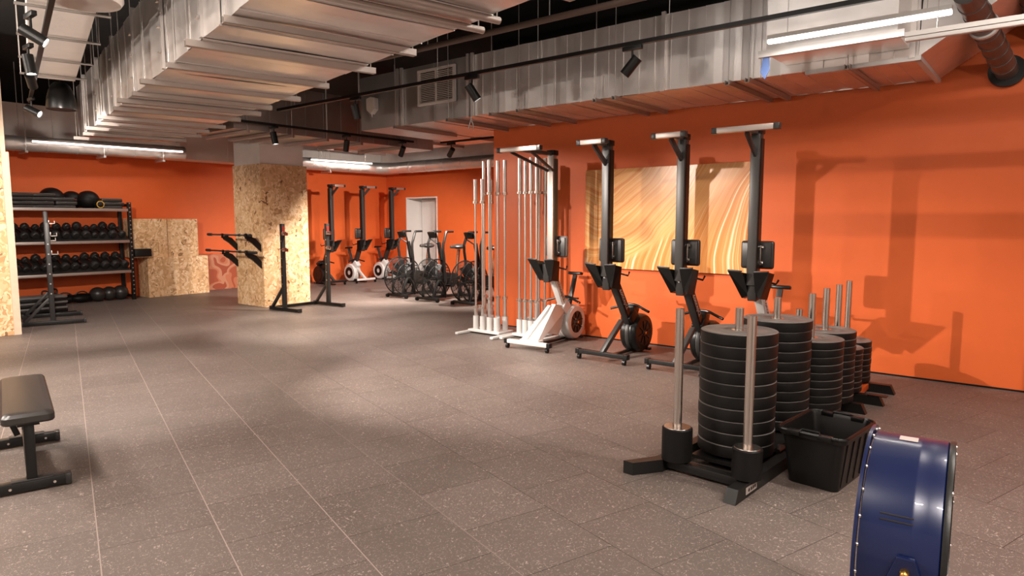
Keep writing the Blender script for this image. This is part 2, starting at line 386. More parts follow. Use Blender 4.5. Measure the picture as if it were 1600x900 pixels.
def thing(name, label, cat, loc=(0, 0, 0), rz=0, group=None):
    o = bpy.data.objects.new(name, None); COL.objects.link(o); o.empty_display_size = .1
    o.location = loc; o.rotation_euler = (0, 0, rz)
    o['label'] = label; o['category'] = cat
    if group: o['group'] = group
    return o
def tag(o, label, cat, group=None):
    o['label'] = label; o['category'] = cat
    if group: o['group'] = group
    return o
def struct(o): o['kind'] = 'structure'; return o
def dup(src, loc, rz=None, label=None, group=None, parent=None):
    r = src.copy(); COL.objects.link(r)
    if loc is not None: r.location = loc
    if rz is not None: r.rotation_euler = (0, 0, rz)
    if label: r['label'] = label
    if group: r['group'] = group
    if parent is not None: r.parent = parent
    for ch in list(src.children): dup(ch, None, parent=r)
    return r
def text(body, size, loc, rot, m, name, parent, ext=.0006):
    cu = bpy.data.curves.new('lettering', 'FONT'); cu.body = body; cu.size = size; cu.extrude = ext; cu.align_x = 'CENTER'; cu.align_y = 'CENTER'
    t = bpy.data.objects.new('tmp', cu); COL.objects.link(t)
    dg = bpy.context.evaluated_depsgraph_get()
    me = bpy.data.meshes.new_from_object(t.evaluated_get(dg)); bpy.data.objects.remove(t)
    me.materials.clear(); me.materials.append(M[m])
    o = bpy.data.objects.new(name, me); COL.objects.link(o); o.parent = parent
    o.location = loc; o.rotation_euler = rot
    return o
ORD = ['topmost', 'second from the top', 'third from the top', 'fourth from the top', 'fifth from the top', 'sixth from the top', 'seventh from the top',
       'eighth from the top', 'ninth from the top', 'tenth from the top', 'eleventh from the top', 'twelfth from the top']
NTH = ['first', 'second', 'third', 'fourth', 'fifth', 'sixth', 'seventh', 'eighth', 'ninth', 'tenth', 'eleventh', 'twelfth', 'thirteenth', 'fourteenth']

# ------------------------------------------------------------------ room shell
XW = 7.2; YB = 14.05; XD = 11.9; CZ = 4.05; X0 = -4.0; Y0 = -4.0; YE = 6.2
struct(MB().bb(X0 - .2, XD + .9, Y0 - .2, YB + .2, -.1, 0).build('floor', 'floor', smooth=False))
struct(MB().bb(X0 - .2, XD + .9, Y0 - .2, YB + .2, CZ, CZ + .15).build('ceiling', 'black_ceiling', smooth=False))
struct(MB().bb(XW, XW + .25, Y0 - .2, YE, 0, CZ).build('wall_right', 'orange', smooth=False))
struct(MB().bb(XW + .25, XD + .9, YE - .25, YE, 0, CZ).build('wall_return', 'orange', smooth=False))
struct(MB().bb(X0 - .2, XD, YB, YB + .2, 0, CZ).build('wall_back', 'orange', smooth=False))
DY0, DY1, DZ = 12.12, 13.27, 2.08
wd = MB(); wd.bb(XD, XD + .1, YE, DY0, 0, CZ); wd.bb(XD, XD + .1, DY1, YB + .2, 0, CZ); wd.bb(XD, XD + .1, DY0, DY1, DZ, CZ)
struct(wd.build('wall_far_right', 'orange', smooth=False))
nk = MB(); nk.bb(XD + .55, XD + .62, DY0 - .06, DY1 + .06, 0, DZ + .06); nk.bb(XD + .1, XD + .55, DY0 - .06, DY0, 0, DZ); nk.bb(XD + .1, XD + .55, DY1, DY1 + .06, 0, DZ); nk.bb(XD + .1, XD + .55, DY0, DY1, DZ, DZ + .06)
dr = struct(nk.build('door_1', 'white_door', smooth=False))
fr = MB(); fr.bb(XD - .012, XD + .1, DY0 - .0, DY0 + .03, 0, DZ); fr.bb(XD - .012, XD + .1, DY1 - .03, DY1, 0, DZ); fr.bb(XD - .012, XD + .1, DY0 + .03, DY1 - .03, DZ - .03, DZ)
fr.build('door_frame', 'white_door', dr, smooth=False)
lf = MB(); lf.bb(XD + .49, XD + .53, DY0 + .06, DY1 - .06, .01, DZ - .05, bev=.003); lf.build('door_leaf', 'white_door', dr)
MB().cyl((XD + .44, DY0 + .16, 1.0), (XD + .49, DY0 + .16, 1.0), .012).bar((XD + .44, DY0 + .15, 1.0), (XD + .44, DY0 + .28, 1.0), .02, .02, .004).build('door_handle', 'steel', dr)
struct(MB().bb(X0 - .2, X0, Y0, YB, 0, CZ).build('wall_left', 'grey_wall', smooth=False))
struct(MB().bb(X0, XW, Y0 - .2, Y0, 0, CZ).build('wall_behind', 'grey_wall', smooth=False))
struct(MB().bb(X0, XD, YB - .01, YB - .001, 3.43, CZ).build('wall_back_top', 'black_wall', smooth=False))
struct(MB().bb(XW - .01, XW - .001, Y0, YE, 3.45, CZ).build('wall_right_top', 'black_wall', smooth=False))
struct(MB().bb(XD - .01, XD - .001, YE, YB - .01, 3.43, CZ).build('wall_far_right_top', 'black_wall', smooth=False))
struct(MB().bb(XW - .012, XW, Y0, YE, 0, .014).build('baseboard_right', 'rubber', smooth=False))

# ------------------------------------------------------------------ columns
col = thing('column', 'square column clad in board below and pale concrete above', 'column', (6.58, 10.9, 0))
MB().bb(-.45, .45, -.45, .45, 0, 2.435, bev=.004).build('board_cladding', 'osb', col, smooth=False)['label'] = 'oriented strand board cladding'
MB().bb(-.43, .40, -.42, .42, 2.435, CZ).build('concrete_shaft', 'concrete', col, smooth=False)
for z_ in (.87, 1.15):
    pass
lc = thing('board_partition', 'tall board-clad pier with pale timber edge at the left side', 'pier', (2.05, 10.75, 0))
MB().bb(-1.05, .52, -.3, .3, 0, 3.4, bev=.004).build('board_cladding', 'osb', lc, smooth=False)
MB().bb(.52, .60, -.31, .3, 0, 2.35).build('corner_batten', 'batten', lc, smooth=False)['label'] = 'pale planed timber corner strip'
MB().bb(.52, .57, -.30, .3, 2.35, 3.4).build('corner_batten', 'batten', lc, smooth=False)

# ------------------------------------------------------------------ canvas and mural
cv = thing('wall_art', 'wide canvas of swirling orange and cream rock strata on the orange wall', 'picture', (XW - .045, 4.645, .895))
MB().bb(0, .045, -2.09, 0, 0, 1.21, bev=.003).build('printed_canvas', 'art', cv, smooth=False)
struct(MB().bb(6.76, 7.75, YB - .012, YB - .001, .0, .78).build('wall_mural', 'mural', smooth=False))  # mural painted on the back wall, built as a thin panel

# ------------------------------------------------------------------ ducts
DA = R(-12.3)
def duct_body(parent, x0, x1, y0, y1, z0, z1, w, m, tilt=.004, ends=True, name='sheet_body', seed=1):
    """long box running along y, skin folded into panels of width w that lean slightly"""
    rnd = random.Random(seed); bm = MB(); B = bm.bm
    n = max(2, round((y1 - y0) / w)); w = (y1 - y0) / n
    for face in ('l', 'r', 'b'):
        for i in range(n):
            a = rnd.uniform(-tilt, tilt); c = rnd.uniform(-tilt, tilt)
            ya, yb = y0 + i * w, y0 + (i + 1) * w
            ym = (ya + yb) / 2; bul = rnd.uniform(-tilt, tilt) * .6
            cols_ = [(ya, a), (ym, (a + c) / 2 + bul), (yb, c)]
            prev = None
            for (y, o) in cols_:
                if face == 'l': pr_ = [B.verts.new((x0 + o, y, z0)), B.verts.new((x0 + o - bul, y, (z0 + z1) / 2)), B.verts.new((x0 + o, y, z1))]
                elif face == 'r': pr_ = [B.verts.new((x1 + o, y, z0)), B.verts.new((x1 + o + bul, y, (z0 + z1) / 2)), B.verts.new((x1 + o, y, z1))]
                else: pr_ = [B.verts.new((x0, y, z0 + o)), B.verts.new(((x0 + x1) / 2, y, z0 + o - bul)), B.verts.new((x1, y, z0 + o))]
                if prev:
                    for j in range(2): B.faces.new((prev[j], pr_[j], pr_[j + 1], prev[j + 1]))
                prev = pr_
    for i in range(n + 1):
        y = min(max(y0 + i * w, y0 + .004), y1 - .004)
        if w < .5: bm.bb(x0 - .007, x0 + .004, y - .0022, y + .0022, z0, z1)
        bm.bb(x0, x1, y - .002, y + .002, z0 - .006, z0 + .004)
    q = .02
    bm.bb(x0 + q, x1 - q, y0 + .01, y1, z0 + q, z1)
    bm.bb(x0 - tilt, x1 + tilt, y0, y0 + .006, z0 - tilt, z1)
    me = bm.build(name, m, parent, smooth=False)
    return me
def u_rail(parent, x0, x1, y, z, wd=.04, h=.045, m='rail', pipe=False):
    bm = MB()
    if pipe: bm.cyl((x0, y, z - h / 2), (x1, y, z - h / 2), h / 2, n=12)
    else:
        bm.bb(x0, x1, y - wd / 2, y - wd / 2 + .004, z - h, z); bm.bb(x0, x1, y + wd / 2 - .004, y + wd / 2, z - h, z); bm.bb(x0, x1, y - wd / 2, y + wd / 2, z - h, z - h + .004)
    return bm.build('support_rail', m, parent, smooth=pipe)

# main duct crossing the room
main = thing('air_duct', 'huge rectangular galvanised air duct crossing overhead from the left back corner', 'duct', (0, 0, 0), DA)
ZB = 2.72
duct_body(main, 1.285, 2.52, -1.2, 12.05, ZB, 3.47, .42, 'duct', .010, seed=3)
for k, u in enumerate([.9, 1.9, 2.75, 3.35, 3.58, 4.36, 5.08, 5.9, 6.7, 7.4, 7.9, 8.5, 9.3, 9.9, 10.5, 11.2, 11.85]):
    e = .05 if k % 2 else .10
    u_rail(main, 1.285 - e, 2.52 + e * .9, u, ZB - .006, .05, .045, 'rail', pipe=(k in (3, 4)))
    for x_ in (1.285 - e * .6, 2.52 + e * .55):
        MB().cyl((x_, u, ZB - .04), (x_, u, CZ), .005, n=8).build('hanger_rod', 'rod', main)
for u in (1.3, 2.5, 3.75, 5.0, 6.2, 7.45, 8.7, 9.95, 11.2):     # flanged joints
    f_ = MB(); f_.bb(1.262, 1.285, u - .028, u - .004, ZB, 3.5); f_.bb(1.262, 1.285, u + .004, u + .028, ZB, 3.5); f_.bb(1.285, 2.52, u - .03, u + .03, 3.47, 3.5)
    f_.build('flange', 'duct', main, smooth=False)
cl_ = MB(); [cl_.box((1.25, u, z), (.018, .055, .012)) for u in (2.5, 3.75, 5.0, 6.2, 7.45, 8.7, 9.95) for z in (2.85, 3.05, 3.25)]
cl_.build('flange_clips', 'rod', main, smooth=False)

# wall duct above the rowers
wdct = thing('air_duct', 'long rectangular galvanised duct running above the orange wall with a square grille', 'duct')
duct_body(wdct, 6.05, 7.14, .92, 5.55, 2.73, 3.44, .17, 'duct', .0065, seed=5)
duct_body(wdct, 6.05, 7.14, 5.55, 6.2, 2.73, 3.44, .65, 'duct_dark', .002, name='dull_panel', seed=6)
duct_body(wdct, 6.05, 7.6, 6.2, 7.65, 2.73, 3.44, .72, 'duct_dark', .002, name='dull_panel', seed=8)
for y_ in (5.53, 5.60, 6.78, 6.86, 3.05, .96):
    MB().bb(6.02, 6.048, y_ - .02, y_ + .02, 2.72, 3.46).build('flange', 'duct', wdct, smooth=False)
for y_ in (6.85, 5.88, 5.18, 4.78, 3.77, 3.545, 2.38, 2.2, 1.4):
    u_rail(wdct, 5.95, 7.12, y_, 2.726, .042, .042, 'rail')
    MB().cyl((5.98, y_, 2.69), (5.98, y_, CZ), .0045, n=8).build('hanger_rod', 'rod', wdct)
gr = MB(); Y_, Z0_, Z1_ = (5.80, 6.45), 2.93, 3.37
gr.bb(6.0, 6.04, Y_[0], Y_[1], Z1_ - .03, Z1_); gr.bb(6.0, 6.04, Y_[0], Y_[1], Z0_, Z0_ + .03)
gr.bb(6.0, 6.04, Y_[0], Y_[0] + .03, Z0_ + .03, Z1_ - .03); gr.bb(6.0, 6.04, Y_[1] - .03, Y_[1], Z0_ + .03, Z1_ - .03)
gro = gr.build('grille_frame', 'grille_white', wdct, smooth=False)
MB().bb(6.036, 6.046, Y_[0] + .03, Y_[1] - .03, Z0_ + .03, Z1_ - .03).build('grille_void', 'dark_void', gro, smooth=False)
sl = MB()
for k in range(17): sl.box((6.02, sum(Y_) / 2, Z0_ + .045 + k * .0215), (.012, .59, .006), rot=(0, R(20), 0))
sl.bb(6.008, 6.014, 6.11, 6.14, Z0_ + .03, Z1_ - .03)
sl.build('grille_slats', 'grille_white', gro, smooth=False)
# right hand end: sloping branch and forward box
br = MB()
br.hull8([(6.05, .92, 2.73), (7.14, .92, 2.73), (7.14, .9, 3.44), (6.05, .9, 3.44)], [(6.05, .30, 3.15), (7.14, .30, 3.15), (7.14, .22, 3.95), (6.05, .22, 3.95)])
br.build('sloping_branch', 'duct', wdct, smooth=False)
fb = MB(); fb.bb(5.53, 6.04, .98, 1.90, 2.80, 3.30)
fb.build('forward_box', 'duct', wdct, smooth=False)
fx = MB(); fx.bb(5.49, 5.53, .93, 1.95, 2.77, 2.82); fx.bb(6.03, 6.07, .9, 1.74, 2.70, 2.735); fx.bb(6.05, 7.14, .90, .94, 2.70, 2.735)
fx.build('box_edge_rail', 'white_metal', wdct, smooth=False)
# cross duct behind
cd = thing('air_duct', 'dull grey cross duct behind the track lights in front of the column', 'duct', (0, 0, 0))
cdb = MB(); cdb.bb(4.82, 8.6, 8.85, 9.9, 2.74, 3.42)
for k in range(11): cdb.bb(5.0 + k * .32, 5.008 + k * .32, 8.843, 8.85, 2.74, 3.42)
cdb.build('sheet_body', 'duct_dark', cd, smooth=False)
for x_ in (5.0, 5.35, 5.7, 6.3, 6.95, 7.8):
    u_ = MB(); u_.bb(x_ - .02, x_ + .02, 8.78, 9.96, 2.69, 2.735); u_.build('support_rail', 'rail', cd, smooth=False)
    MB().cyl((x_, 8.81, 2.70), (x_, 8.81, CZ), .0045, n=8).build('hanger_rod', 'rod', cd)
# back wall duct
bd = thing('air_duct', 'pale boxed duct hugging the top of the back orange wall', 'duct')
bdb = MB(); bdb.bb(1.0, XD - .02, 13.5, YB - .015, 2.69, 3.42)
for k in range(7): bdb.bb(2.4 + k * 1.2, 2.412 + k * 1.2, 13.49, 13.5, 2.69, 3.42)
bdb.build('sheet_body', 'concrete', bd, smooth=False)
sd = thing('air_duct', 'boxed duct under the ceiling along the far right wall above the door', 'duct')
MB().bb(11.25, XD - .02, 6.25, 13.48, 2.74, 3.42).build('sheet_body', 'duct', sd, smooth=False)
nd = thing('air_duct', 'wide flat duct above the exercise bikes', 'duct')
MB().bb(8.7, 9.9, 6.3, 12.2, 2.98, 3.42).build('sheet_body', 'duct', nd, smooth=False)
for y_ in (7.0, 8.2, 9.4, 10.6, 11.8):
    MB().bb(8.62, 9.98, y_ - .02, y_ + .02, 2.93, 2.978).build('support_rail', 'rail', nd, smooth=False)

def spiral(name, label, pts, r, m='foil', pitch=.28):
    t = thing(name, label, 'duct')
    o = MB().tube(pts, r, n=24, smooth=0); o.build('round_skin', m, t)
    for a, b_ in zip(pts[:-1], pts[1:]):
        a = Vector(a); b_ = Vector(b_); L_ = (b_ - a).length
        if L_ < .6: continue
        k = int(L_ / pitch)
        if k > 10: k = 10
        for i in range(1, k):
            c = a.lerp(b_, i / k); d = (b_ - a).normalized()
            MB().cyl(c - d * .008, c + d * .008, r + .006, n=24).build('seam_band', m, t)
    return t
sp1 = spiral('round_duct', 'round foil-wrapped duct under the left end of the back wall duct', [(1.6, 13.2, 2.70), (6.15, 13.2, 2.775)], .125)
arc = [(7.3, 13.15, 2.75), (10.6, 13.12, 2.76)] + [(10.6 + .45 * math.sin(a), 12.67 + .45 * math.cos(a), 2.76) for a in [R(x) for x in (15, 30, 45, 60, 75, 90)]]
sp2 = spiral('round_duct', 'round foil duct bending round the far corner above the rowing machines', arc + [(10.6 + .45, 7.0, 2.76)], .135)
for x_ in (2.2, 3.1, 4.3, 5.4):
    pass
# brackets with little hangers on the spiral duct
for t_, xs in ((sp1, (2.6, 3.55, 4.7, 5.7)), (sp2, (8.6, 9.4))):
    for x_ in xs:
        h_ = MB(); h_.bb(x_ - .02, x_ + .02, 13.02, 13.38, 2.575, 2.61); h_.cyl((x_, 13.04, 2.59), (x_, 13.04, CZ), .005, n=8); h_.cyl((x_, 13.36, 2.59), (x_, 13.36, CZ), .005, n=8)
        h_.build('hanger', 'rod', t_)

# left small duct
GA = R(-15.3)
lg = thing('air_duct', 'narrow flat duct hanging high at the left beside the spotlights', 'duct', (0, 0, 0), GA)
c_, s_ = math.cos(-GA), math.sin(-GA)
def gl(x, y):   # world -> local of the left duct
    return (x * c_ - y * s_, x * s_ + y * c_)
gx0 = gl(1.73, 6.10)[0]; gx1 = gx0 + .44
lgb = MB(); lgb.bb(gx0, gx1, 2.2, 9.5, 3.10, 3.45); lgb.build('sheet_body', 'concrete', lg, smooth=False)
for y_ in (4.3, 5.5, 6.3, 7.3, 8.3, 9.2):
    MB().cyl((gx0 - .08, y_, 3.08), (gx1 + .10, y_, 3.08), .012, n=8).build('support_rail', 'rod', lg)
    MB().cyl((gx1 + .09, y_, 3.08), (gx1 + .09, y_, CZ), .005, n=8).cyl((gx0 - .07, y_, 3.08), (gx0 - .07, y_, CZ), .005, n=8).build('hanger_rod', 'rod', lg)
dsk = MB(); dsk.lathe([(0, 0), (.12, -.012), (.24, .0), (.26, .03), (.26, .05), (0, .05)], (gl(1.90, 5.50)[0], gl(1.90, 5.50)[1], 3.03), n=48)
dsk.build('foil_disc', 'foil', lg)
ld = thing('air_duct', 'short dark duct stub behind the spotlights at upper left', 'duct')
MB().bb(1.9, 2.5, 11.6, 12.5, 3.0, 3.5).build('sheet_body', 'duct_dark', ld, smooth=False)

# dark pipes & conduit
pb = thing('ceiling_pipe', 'thin brown pipe running under the black ceiling past the big duct', 'pipe')
MB().cyl((4.80, -.4, 3.2), (4.80, 7.4, 3.2), .028, n=14).build('pipe', 'brown_pipe', pb)
for y_ in (.5, 2.0, 3.5, 5.0, 6.6): MB().cyl((4.8, y_, 3.2), (4.8, y_, CZ), .005, n=8).build('hanger_rod', 'rod', pb)
pb2 = thing('ceiling_beam', 'dark steel beam under the black ceiling above the grille duct', 'beam')
MB().bb(5.2, 5.45, -.4, 8.6, 3.75, CZ).build('beam', 'charcoal', pb2, smooth=False)

# big vent pipe into wall at right
rp_ = thing('vent_pipe', 'dark spiral vent pipe entering the orange wall through a black collar', 'pipe')
pa, pbb = Vector((7.19, .43, 2.74)), Vector((5.7, .60, 3.05))
MB().cyl(pa, pbb, .085, n=28).build('pipe', 'dark_pipe', rp_)
d = (pbb - pa).normalized()
for i in range(1, 9):
    c = pa + d * (.17 * i); MB().cyl(c - d * .005, c + d * .005, .090, n=28).build('seam_band', 'dark_pipe', rp_)
MB().cyl(pa, pa + Vector((-.03, 0, .005)), .135, n=28).build('wall_collar', 'black_metal', rp_)
MB().cyl(pa + d * .95 - d * .015, pa + d * .95 + d * .015, .10, n=28).build('clamp', 'white_metal', rp_)
rp2 = thing('vent_pipe', 'second dark pipe with orange sheen right of the collared vent pipe', 'pipe')
pa2, pb3 = Vector((7.19, .20, 3.02)), Vector((5.7, .33, 3.30))
MB().cyl(pa2, pb3, .085, n=28).build('pipe', 'dark_pipe', rp2)
d = (pb3 - pa2).normalized()
for i in range(1, 9):
    c = pa2 + d * (.17 * i); MB().cyl(c - d * .005, c + d * .005, .090, n=28).build('seam_band', 'dark_pipe', rp2)

# small things hung on ducts
sn = thing('alarm_box', 'cream alarm box with a pointed base on the dark duct end', 'alarm', (6.0, 7.35, 2.98))
MB().prism([(-.085, .0), (0, -.06), (.085, 0), (.085, .15), (0, .17), (-.085, .15)], -.03, .045, axis='X', bev=.004).build('housing', 'grille_white', sn, smooth=False)
MB().cyl((.0, 0, -.05), (.0, 0, -.10), .012, .004, n=10).build('tip', 'grille_white', sn)
tg = thing('hanging_tag', 'small blue rag hanging from the duct edge below the bright tube', 'tag', (5.52, 1.90, 2.77))
MB().prism([(-.03, 0), (.02, 0), (.035, -.11), (.0, -.17), (-.035, -.1)], -.004, .004, axis='X').build('rag', 'blue_cloth', tg, smooth=False)
MB().cyl((0, 0, 0), (0, 0, .05), .003, n=6).build('string', 'rod', tg)
tp = thing('hanging_tape', 'white strip of tape dangling from the grille duct near the orange wall', 'tape', (6.0, 5.52, 2.70))
MB().tube([(0, .0, .02), (0, .01, -.03), (0, .05, -.13)], .006, n=6).tube([(0, 0, -.02), (0, -.03, -.08), (0, -.035, -.15)], .006, n=6).build('tape', 'white_plastic', tp)

# ------------------------------------------------------------------ lights
def light(kind, name, loc, power, parent=None, **kw):
    l = bpy.data.lights.new(name, kind); l.energy = power; l.color = WARM
    for k, v in kw.items(): setattr(l, k, v)
    o = bpy.data.objects.new(name, l); COL.objects.link(o); o.location = loc
    if parent: o.parent = parent
    return o
def track(label, a, b_, z):
    t = thing('light_track', label, 'light track')
    MB().bar((*a, z), (*b_, z), .036, .034).build('track_rail', 'black_metal', t, smooth=False)
    a = Vector((*a, z)); b_ = Vector((*b_, z)); n = max(2, int((b_ - a).length / 1.4))
    for i in range(n + 1):
        c = a.lerp(b_, (i + .3) / (n + .6)); MB().cyl(c, (c.x, c.y, CZ), .003, n=6).build('suspension_wire', 'rod', t)
    return t
track('long black light track in front of the galvanised wall duct', (5.1, 8.2), (5.1, -.5), 2.95)
track('black light track across the dull cross duct before the column', (4.5, 8.72), (8.0, 8.72), 2.83)
track('short black light track deep in the bike alcove', (8.4, 8.45), (8.4, 6.6), 2.83)
track('black light track overhead at the far left carrying four spotlights', (1.63, 5.2), (2.85, 10.2), 2.98)
def spot(label, head, z, aim, power, size=.065, length=.17, cone=75):
    """head = (x, y) under the track at z; aim = direction the barrel points"""
    t = thing('spotlight', label, 'spotlight', (head[0], head[1], z), 0, 'black cylinder spotlights on the ceiling tracks')
    MB().bb(-.018, .018, -.09, .09, -.055, -.02, bev=.003).build('track_adapter', 'black_metal', t)
    MB().cyl((0, 0, -.05), (0, 0, -.13), .009, n=10).build('stem', 'black_metal', t)
    d = Vector(aim).normalized(); c = Vector((0, 0, -.17)); r_ = size * .68
    a, e = c - d * length * .4, c + d * length * .6
    o = MB(); o.cyl(a, e, r_, n=28, caps=False); o.cyl(a - d * .002, a, r_, n=28); o.cyl(e - d * .03, e, r_, r_ * .9, n=28, caps=False)
    o.build('barrel', 'black_metal', t)
    MB().cyl(e - d * .02, e - d * .012, r_ * .86, n=24).build('lens', 'lens', t)
    l = light('SPOT', 'lamp', e + d * .01, power, t, spot_size=R(cone), spot_blend=.6, shadow_soft_size=.03)
    l.rotation_euler = d.to_track_quat('-Z', 'Y').to_euler()
    return t
P = 260 * K_SPOT
spot('spotlight at the right end of the long track, barrel tipped down to the left', (5.1, 2.86), 2.95, (-.15, .62, -.72), P * .7)
spot('spotlight on the long track just right of the grille', (5.1, 4.68), 2.95, (.40, -.35, -.8), P * .7)
spot('spotlight hanging before the dark duct end beside the alarm box', (5.1, 6.55), 2.95, (.25, .0, -1), P * .8)
spot('left spotlight on the cross duct track beside the column', (5.35, 8.72), 2.83, (.12, -.15, -.97), P * .9)
spot('right spotlight on the cross duct track', (6.6, 8.72), 2.83, (.1, .35, -.95), P * .9, .065, .17, 80)
spot('spotlight nearest the corner in the bike alcove', (8.4, 8.2), 2.83, (.25, .75, -.6), P * 2.3, .065, .17, 100)
spot('second spotlight in the bike alcove, nearer the orange wall edge', (8.4, 7.1), 2.83, (.4, .55, -.75), P * 2.2, .065, .17, 100)
spot('spotlight beside the end of the cross duct track', (7.75, 8.72), 2.83, (.15, .6, -.75), P * 1.4, .065, .17, 95)
spot('nearest and largest spotlight on the far left track', (1.66, 5.80), 2.98, (.74, -.42, -.53), P * 3.8, .06, .17, 60)
spot('second nearest spotlight on the far left track', (1.93, 6.85), 2.98, (.1, -.1, -.95), P * 1.2, .062, .16)
spot('third spotlight on the far left track, partly behind the two nearer ones', (2.16, 7.65), 2.98, (.34, .72, -.50), P * 1.7, .06, .16, 80)
spot('farthest spotlight on the far left track, near the black bell speaker', (2.74, 9.75), 2.98, (.64, -.62, -.45), P * 2.3, .065, .17, 62)

def tube_lamp(label, a, b_, m='tube_on', wd=.05, power=0, hang=True):
    t = thing('tube_light', label, 'tube light', a)
    a = Vector(a); b_ = Vector(b_); d = b_ - a
    MB().bar((0, 0, .02), tuple(d + Vector((0, 0, .02))), wd, .03).build('housing', 'white_metal', t, smooth=False)
    MB().bar((0, 0, -.01), tuple(d + Vector((0, 0, -.01))), wd * .8, .03, .008).build('glowing_diffuser', m, t)
    if hang:
        for f in (.12, .88):
            c = d * f; MB().cyl((c.x, c.y, .03), (c.x, c.y, CZ - a.z), .003, n=6).build('suspension_wire', 'rod', t)
    if power:
        l = light('AREA', 'lamp', d / 2 + Vector((0, 0, -.03)), power * K_TUBE, t, shape='RECTANGLE', size=wd * .8, size_y=d.length)
        l.rotation_euler = (0, 0, math.atan2(-d.x, d.y))
    return t
tube_lamp('bright lit tube light below the box end of the wall duct', (5.3, 1.81, 2.84), (5.3, .63, 2.84), power=14)
tube_lamp('dim white tube light running off the upper right edge', (5.19, .87, 2.68), (5.19, -.6, 2.68), 'white_metal', .055)
tube_lamp('long lit tube light before the foil duct left of the column', (3.6, 12.9, 2.76), (6.0, 12.9, 2.78), power=14, wd=.03, m='tube_soft')
tube_lamp('lit tube light in front of the foil duct right of the column', (8.8, 12.9, 2.83), (10.5, 12.9, 2.85), power=14, m='tube_soft', wd=.03)
# unseen tube lamps added around the camera to brighten the room
for lab_, x, y, z, pw in [('added unseen tube light high beside the camera', 3.9, -2.0, 3.5, 90), ('added unseen tube light high between the big duct and the track', 4.0, 1.0, 3.6, 6),
                     ('added unseen tube light high to the left of the bench', -.4, 3.0, 3.5, 190), ('added unseen tube light high left of the board pier', -.6, 7.0, 3.5, 190),
                     ('added unseen tube light behind the camera', .4, -2.2, 3.4, 180)]:
    tube_lamp(lab_, (x, y, z), (x + .05, y + 2.2, z), power=pw)
for lab_, x, y, pw in [('added unseen fill lamp left of the bench', -1.2, 4.0, 380), ('added unseen fill lamp left of the board pier', -.9, 8.6, 380), ('added unseen fill lamp behind the camera', 1.2, -2.6, 300)]:  # unseen upward lamps added to brighten the duct undersides
    t = thing('fill_uplight', lab_, 'lamp', (x, y, 2.1))
    MB().lathe([(0, 0), (.10, 0), (.20, .06), (.20, .08), (0, .03)], n=32).build('dish', 'white_metal', t)
    MB().cyl((0, 0, .03), (0, 0, CZ - 2.1), .005, n=8).build('cord', 'black_plastic', t)
    l = light('AREA', 'lamp', (0, 0, .09), pw, t, shape='DISK', size=.36); l.rotation_euler = (math.pi, 0, 0)

# pendant speaker
spk = thing('pendant_speaker', 'black bell-shaped pendant speaker hanging at upper left', 'speaker', (2.93, 9.34, 2.80))
MB().lathe([(.14, 0), (.158, .0), (.16, .03), (.148, .13), (.125, .22), (.095, .285), (.062, .315), (0, .32)], n=36).build('bell', 'black_plastic', spk)
MB().lathe([(0, .004), (.14, .004), (.14, .012), (0, .012)], n=36).build('grille', 'charcoal', spk)
MB().cyl((0, 0, .315), (0, 0, CZ - 2.80), .004, n=6).build('cable', 'black_plastic', spk)

